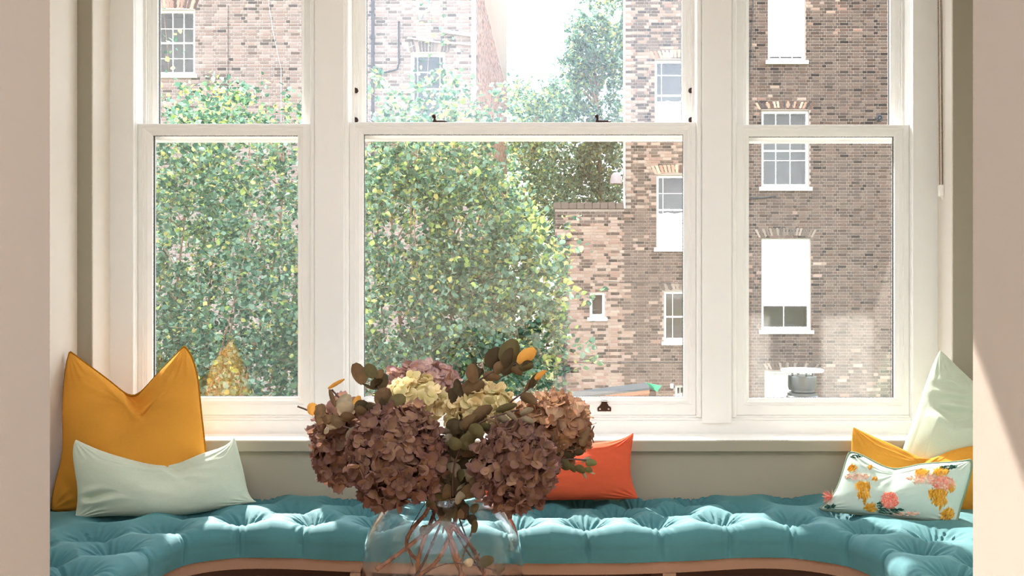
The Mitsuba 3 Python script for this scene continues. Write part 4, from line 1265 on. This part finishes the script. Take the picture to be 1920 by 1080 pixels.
ha = thing("brick_house", "brick house with white and black soil pipes, beyond the young garden trees", "house")
wins_a = [(286, 18, 365, 140), (771, 100, 834, 232)]
house_wall(ha, D_A, [(-420, 980), (-420, -330), (893, -330), (893, 980)], wins_a, tone_a, [(366, 0, 566, 170), (705, 0, 886, 130)], 8, "mortar_hazed")
far_window(ha, D_A, *wins_a[0], [321, 342], [52, 79, 108], meet=1, sill=True)
far_window(ha, D_A, *wins_a[1], [782, 824], [134, 166], meet=1, sill=True)
arch(ha, D_A, 282, 368, -2, 17, 2, 14, [(186, 150, 136), (120, 104, 100), (200, 168, 150)], 7)
arch(ha, D_A, 764, 842, 78, 99, 2, 14, [(140, 130, 126), (110, 104, 104), (176, 160, 150)], 8)
# its end wall, running back into depth
xe = X(893, D_A)
De = F * xe / (950 - CX)
L_ = De - D_A
put("end_wall", (np.array([[xe, D_A, GZ], [xe, De, GZ], [xe, De, Z(-330, D_A)], [xe, D_A, Z(-330, D_A)]]), np.array([[0, 1, 2, 3]])), "mortar", ha)
r_ = np.random.default_rng(31)
eb = lay_bricks(0, L_, GZ, Z(-60, D_A), lambda a, b, za, zb: [(a, b)])
vs = [brick_box(b - a, BR_C, 0.012)[0] + [a, 0, za] for a, b, za in eb]
v = np.vstack(vs)
v = np.stack([xe - v[:, 1], D_A + v[:, 0], v[:, 2]], 1)
fs = (brick_box(1, 1, 1)[1][None] + (np.arange(len(eb)) * 8)[:, None, None]).reshape(-1, 3)
cs = np.vstack([np.tile(pick(r_, [(156, 128, 118)] * 2 + HAZED_A + [(210, 176, 162)] * 3, 0.24, 0.85), (8, 1)) for _ in eb])
labels[put("end_brickwork", (v, fs), "brick", ha, color=cs)] = {"kind": "stuff"}
pipe(ha, D_A, [(699, -200), (699, 420)], 3.0, "pipe_dark", collar=[(699, 70), (699, 128), (699, 144)])
pipe(ha, D_A, [(748, 40), (748, 118), (745, 130), (730, 134), (700, 140)], 1.9, "pipe_dark", "waste_pipe", 0.07, 8)
pipe(ha, D_A, [(888, -200), (888, 188)], 4.2, "pipe_white", collar=[(888, 64), (888, 72)])
pipe(ha, D_A, [(828, 58), (888, 66)], 3.4, "pipe_white", "waste_pipe", 0.10)
pipe(ha, D_A, [(764, 71), (820, 79), (888, 84)], 1.5, "pipe_white", "waste_pipe", 0.06, 8)
pipe(ha, D_A, [(428, 10), (428, 200)], 0.5, "pipe_dark", "cable", 0.03, 6)
pipe(ha, D_A, [(500, -20), (512, 60), (527, 130), (527, 230)], 0.5, "pipe_white", "cable", 0.03, 6)

# ------------------------------------------------------------------ garden shed, tarpaulin, flue
D_S = 13.0
s = thing("garden_shed", "low shed with sloping grey felt roof against the brick wing", "shed")
q = [P(1050, 748, D_S), P(1218, 727, D_S), P(1212, 717, D_S + 1.9), P(1050, 737, D_S + 1.9)]
q = np.array(q)
put("roof", (np.vstack([q, q - [0, 0, 0.03]]), np.array([[0, 1, 2, 3], [7, 6, 5, 4], [0, 4, 5, 1], [1, 5, 6, 2], [2, 6, 7, 3], [3, 7, 4, 0]])), "felt_grey", s)
f0 = np.array([q[0], q[1]]) - [0, 0.0, 0.03]
put("fascia", (np.vstack([f0, f0 - [0, 0, 0.055], f0 + [0, 0.03, 0], f0 + [0, 0.03, -0.055]]), np.array([[2, 3, 1, 0], [4, 5, 7, 6], [0, 1, 5, 4], [3, 2, 6, 7]])), "fascia_wood", s)
nb = 9
for i in range(nb):
    a, b = q[0] + (q[1] - q[0]) * (i / nb), q[0] + (q[1] - q[0]) * ((i + 1) / nb)
    zt = min(a[2], b[2]) - 0.06
    put("wall_board", rbx(a[0] + .004, b[0] - .004, D_S + 0.06, D_S + 0.085, GZ, zt, 0.004), "fascia_wood", s)
put("side_wall", rbx(q[1][0] - 0.05, q[1][0] - 0.02, D_S + 0.09, D_S + 1.8, GZ, q[2][2] - 0.06, 0.004), "fascia_wood", s)
b = thing("storage_box", "dark grey box standing beside the shed, half under the green tarpaulin", "box")
x0, x1 = X(1196, 15.1), X(1230, 15.1)
put("body", rbx(x0, x1, 15.1, 15.6, GZ, Z(733, 15.1), 0.01), "dark_box", b)
put("lid", rbx(x0 - .01, x1 + .01, 15.08, 15.62, Z(733, 15.1), Z(730, 15.1), 0.008), "dark_box", b)
tp = thing("tarpaulin", "bright green tarpaulin corner hanging off the shed roof", "tarpaulin")
tri = np.array([P(1209, 717, 14.5), P(1241, 723, 14.4), P(1232, 735, 14.35), P(1222, 729, 14.45)])
n_ = 7
tv, tf = [], []
for i in range(n_):
    for j in range(n_):
        a, c = i / (n_ - 1), j / (n_ - 1)
        p = (tri[0] * (1 - a) + tri[1] * a) * (1 - c) + (tri[3] * (1 - a) + tri[2] * a) * c
        tv.append(p + [0, 0.03 * math.sin(9 * a) * c, 0])
tv = np.array(tv)
put("sheet", join([(tv, grid_faces(n_, n_)), (tv + [0, 0.006, 0], grid_faces(n_, n_)[:, ::-1])]), "tarp_green", tp, smooth=True)

D_F = 6.2
fl = thing("flue_cowl", "steel flue cowl with flat white cap outside the right-hand lower pane", "flue")
cx_, m_ = X(1504, D_F), D_F / F
zz_ = lambda y: Z(y, D_F)
C0 = [cx_, D_F, 0]
put("cap", lathe([(0.0001, zz_(690)), (38 * m_, zz_(691.5)), (40 * m_, zz_(694)), (38 * m_, zz_(697)), (0.0001, zz_(696))], C0, 40), "white_gloss", fl, smooth=40)
put("drum", lathe([(0.0001, zz_(704)), (25.5 * m_, zz_(704)), (26 * m_, zz_(706)), (26 * m_, zz_(726)), (24 * m_, zz_(731)), (0.0001, zz_(731))], C0, 40), "steel", fl, smooth=30)
put("neck", lathe([(20 * m_, zz_(731)), (20 * m_, zz_(734)), (27 * m_, zz_(736)), (27 * m_, zz_(741)), (29 * m_, zz_(743)), (29 * m_, zz_(747)), (24 * m_, zz_(752)), (24 * m_, -0.30)], C0, 40), "steel", fl, smooth=30)
for a in (-0.6, -2.2, 0.9, 2.4):
    c = np.array([cx_ + 20 * m_ * math.cos(a), D_F + 20 * m_ * math.sin(a), 0])
    put("strut", tube(np.array([c + [0, 0, zz_(705)], c + [0, 0, zz_(696)]]), 1.8 * m_, 8), "steel", fl, smooth=True)


# ------------------------------------------------------------------ trees
def leaf_v(L, wd, fold):
    return np.array([[0, 0, 0], [0.32 * L, wd * .5, fold], [0.32 * L, -wd * .5, fold], [0.62 * L, wd * .42, fold * .8], [0.62 * L, -wd * .42, fold * .8], [L, 0, -0.06 * L], [0.4 * L, 0, -0.02 * L]])


LEAF_F = np.array([[0, 6, 1], [0, 2, 6], [1, 6, 3], [2, 4, 6], [3, 6, 5], [6, 4, 5]])
TEAL = [(112, 150, 130), (136, 172, 150), (84, 122, 104), (158, 190, 170), (112, 150, 112), (70, 106, 90)]
YEL = [(196, 216, 130), (206, 220, 146), (178, 206, 120), (214, 216, 140), (214, 204, 134)]


def tree_at(name, label, category, group, d, trunk, blobs, leaf_px, n_twig, per, yellow, seed, single=300, shoots=(), spread=0.8, bark_px=4):
    """A tree: trunk and limbs, twigs that fill the crown's masses, leaves along the twigs; the leaves nearest the eye are single parts."""
    t = thing(name, label, category, group)
    r = np.random.default_rng(seed)
    m = d / F
    tr = np.array([P(a, b, d) for a, b in trunk])
    tr[0, 2] = GZ
    tp_ = spline(tr, 24)
    put("trunk", tube(tp_, np.linspace(bark_px * m, bark_px * 0.35 * m, 24), 8), "bark", t, smooth=True)
    for dx in (-62, -34, 30, 58) if single == 300 else ():
        q = tp_ + np.array([dx * m, r.normal(0, 0.25), 0]) + np.c_[0.05 * np.sin(np.linspace(0, 3, 24) + dx), np.zeros(24), np.zeros(24)]
        put("stem", tube(q, np.linspace(bark_px * m * .75, bark_px * 0.25 * m, 24), 7), "bark", t, smooth=True)
    tw = []
    wts = np.array([b_[2] * b_[3] for b_ in blobs], float); wts /= wts.sum()
    for i in range(n_twig):
        b_ = blobs[r.choice(len(blobs), p=wts)]
        q = r.normal(0, 1, 3); q /= np.linalg.norm(q); q *= (0.25 + 0.75 * r.random()) ** 0.6
        p = P(b_[0], b_[1], d) + q * [b_[2] * m, spread, b_[3] * m]
        out = q * 0.7 + [0, 0, 0.45] + r.normal(0, 0.35, 3)
        out /= np.linalg.norm(out)
        tw.append((p, out, (18 + 22 * r.random()) * m * (leaf_px / 10)))
    for p in shoots:
        for a, b in zip(p[:-1], p[1:]):
            A, B = P(a[0], a[1], d - 0.3), P(b[0], b[1], d - 0.3)
            tw.append((A, (B - A) / np.linalg.norm(B - A), np.linalg.norm(B - A)))
    for i in range(12):
        e = tw[r.integers(n_twig)][0]
        k0 = int(np.clip(np.searchsorted(tp_[:, 2], e[2] - (0.5 + r.random()) * 90 * m), 2, 22))
        pts = spline([tp_[k0], tp_[k0] * .45 + e * .55 + [0, 0, 10 * m], e], 10)
        put("branch", tube(pts, np.linspace(bark_px * .45, bark_px * .12, 10) * m, 6), "bark", t, smooth=True)
    tvs, tfs, k = [], [], 0
    zs_ = [p[2] for p, _, _ in tw]; z0_, z1_ = min(zs_), max(zs_)
    for p, o, L in tw:
        a, b = tube(np.array([p, p + o * L * .5 + [0, 0, -.02 * L], p + o * L]), [0.5 * m, 0.4 * m, 0.25 * m], 3, False)
        tvs.append(a); tfs.append(b + k); k += len(a)
    nl = np.maximum(3, (per * (0.7 + 0.6 * r.random(len(tw)))).astype(int))
    ti = np.repeat(np.arange(len(tw)), nl)
    n = len(ti)
    Pp = np.array([q[0] for q in tw])[ti]; Oo = np.array([q[1] for q in tw])[ti]; Ll = np.array([q[2] for q in tw])[ti]
    unit = lambda q: q / (np.linalg.norm(q, axis=1, keepdims=True) + 1e-9)
    pos = Pp + Oo * (Ll * r.random(n))[:, None] + r.normal(0, 0.18, (n, 3)) * Ll[:, None]
    e1 = unit(Oo * 0.5 + r.normal(0, 0.7, (n, 3)) + [0, 0, -0.15])
    e2 = unit(np.cross(np.array([0, -0.35, 0.8]) + r.normal(0, 0.5, (n, 3)), e1))
    e3 = np.cross(e1, e2)
    l_ = leaf_px * m * (0.7 + 0.6 * r.random(n))
    LV = leaf_v(1, 1, 1)
    loc = LV[None] * np.stack([l_, l_ * (0.72 + 0.2 * r.random(n)), l_], 1)[:, None]
    loc[..., 2] = np.where(LV[None, :, 2] > 0.5, LV[None, :, 2] * (l_ * (0.05 + 0.12 * r.random(n)))[:, None], LV[None, :, 2] * l_[:, None])
    V = pos[:, None] + loc[..., 0:1] * e1[:, None] + loc[..., 1:2] * e2[:, None] + loc[..., 2:3] * e3[:, None]
    yl = yellow * (0.35 + 1.3 * (Pp[:, 2] - z0_) / (z1_ - z0_ + 1e-9))
    yc, tc = np.array([lin(*q) for q in YEL]), np.array([lin(*q) for q in TEAL])
    cc = np.where((r.random(n) < yl)[:, None], yc[r.integers(len(yc), size=n)], tc[r.integers(len(tc), size=n)]) * (0.82 + 0.36 * r.random(n))[:, None]
    Cc = np.repeat(cc[:, None], 7, 1)
    dep = pos[:, 1]
    labels[put("twigs", (np.vstack(tvs), np.vstack(tfs)), "bark", t)] = {"kind": "stuff"}
    order = np.argsort(dep)
    for i in order[:single]:
        put("leaf", (V[i], LEAF_F), "tree_leaf", t, color=Cc[i])
    rest = order[single:]
    f = (LEAF_F[None] + (np.arange(len(rest)) * 7)[:, None, None]).reshape(-1, 3)
    labels[put("foliage", (V[rest].reshape(-1, 3), f), "tree_leaf", t, color=Cc[rest].reshape(-1, 3))] = {"kind": "stuff"}
    return t


tree_at("garden_tree", "leafy young tree filling the left part of the left-hand lower pane", "tree", "young trees close outside the window", 8.0, [(330, 900), (322, 640), (345, 420), (360, 300)],
        [(330, 420, 90, 190), (300, 620, 80, 170), (380, 360, 80, 120), (350, 660, 90, 120), (345, 215, 60, 40), (330, 690, 110, 90)], 9.6, 1150, 11, 0.13, 41, shoots=[[(318, 150), (314, 90), (306, 10)], [(330, 300), (340, 240), (345, 190)], [(420, 300), (440, 230), (447, 165)]])
tree_at("garden_tree", "leafy young tree at the right of the left-hand lower pane, behind the left mullion", "tree", "young trees close outside the window", 7.6, [(500, 900), (480, 640), (525, 420), (530, 260)],
        [(500, 420, 90, 180), (470, 620, 100, 160), (560, 560, 90, 200), (450, 300, 80, 100), (620, 640, 60, 140), (455, 212, 100, 45), (500, 700, 110, 90)], 9.6, 1250, 11, 0.12, 42, shoots=[[(500, 280), (485, 210), (490, 120)], [(540, 300), (552, 220), (556, 150)]])
tree_at("garden_tree", "leafy young tree in the left half of the centre lower pane", "tree", "young trees close outside the window", 7.8, [(760, 900), (752, 620), (735, 420), (745, 280)],
        [(750, 430, 90, 170), (740, 620, 100, 170), (820, 330, 90, 100), (720, 330, 60, 90), (840, 600, 80, 150), (745, 205, 60, 40), (740, 700, 100, 90)], 10, 1200, 11, 0.17, 43, shoots=[[(760, 330), (780, 250), (800, 160), (806, 60), (795, 0)], [(720, 300), (730, 240), (735, 180)], [(800, 300), (840, 200), (842, 120), (832, 20)]])
tree_at("garden_tree", "leafy young tree in the middle of the centre lower pane, behind the hydrangeas", "tree", "young trees close outside the window", 8.2, [(880, 900), (850, 640), (845, 500), (880, 330)],
        [(880, 430, 90, 160), (900, 620, 100, 150), (860, 300, 80, 80), (950, 560, 70, 160), (940, 400, 50, 110), (850, 200, 70, 42), (925, 222, 40, 25), (910, 700, 100, 90)], 10, 1150, 11, 0.16, 44, shoots=[[(880, 300), (905, 220), (910, 165)], [(850, 280), (870, 215), (880, 170)]])
tree_at("garden_tree", "thin young tree with yellow-green sprays reaching over the brick wing", "tree", "young trees close outside the window", 8.6, [(990, 900), (985, 700), (1000, 560), (1030, 480)],
        [(1000, 640, 60, 110), (1020, 540, 42, 80), (980, 480, 40, 90)], 12, 260, 10, 0.28, 45,
        shoots=[[(1010, 520), (1040, 460), (1065, 425), (1088, 395)], [(1020, 560), (1070, 565), (1105, 555), (1128, 545)], [(1000, 680), (1050, 665), (1085, 650), (1118, 640)], [(1000, 690), (1050, 685), (1100, 680), (1122, 678)], [(990, 720), (1030, 715), (1066, 735)], [(1020, 470), (1060, 470), (1096, 458)]], spread=0.5, bark_px=3)
tree_at("tall_tree", "tall dense tree rising between the two brick houses against the white sky", "tree", None, 34.0, [(1130, 760), (1128, 400), (1120, 200), (1110, 60)],
        [(1120, 180, 70, 150), (1140, 60, 60, 110), (1090, 110, 40, 60), (1150, 330, 60, 130), (1070, 270, 60, 90), (1100, 380, 60, 80)], 7.0, 1300, 14, 0.10, 51, spread=1.6, single=60, bark_px=7)
tree_at("tall_tree", "lower autumn-tinged tree between the tall tree and the piped brick house", "tree", None, 38.0, [(985, 760), (985, 400), (980, 250)],
        [(975, 210, 30, 60), (1010, 250, 50, 60), (990, 340, 60, 90), (1040, 210, 40, 50), (1030, 400, 60, 80)], 7.0, 900, 13, 0.22, 52, spread=1.6, single=60, bark_px=6)
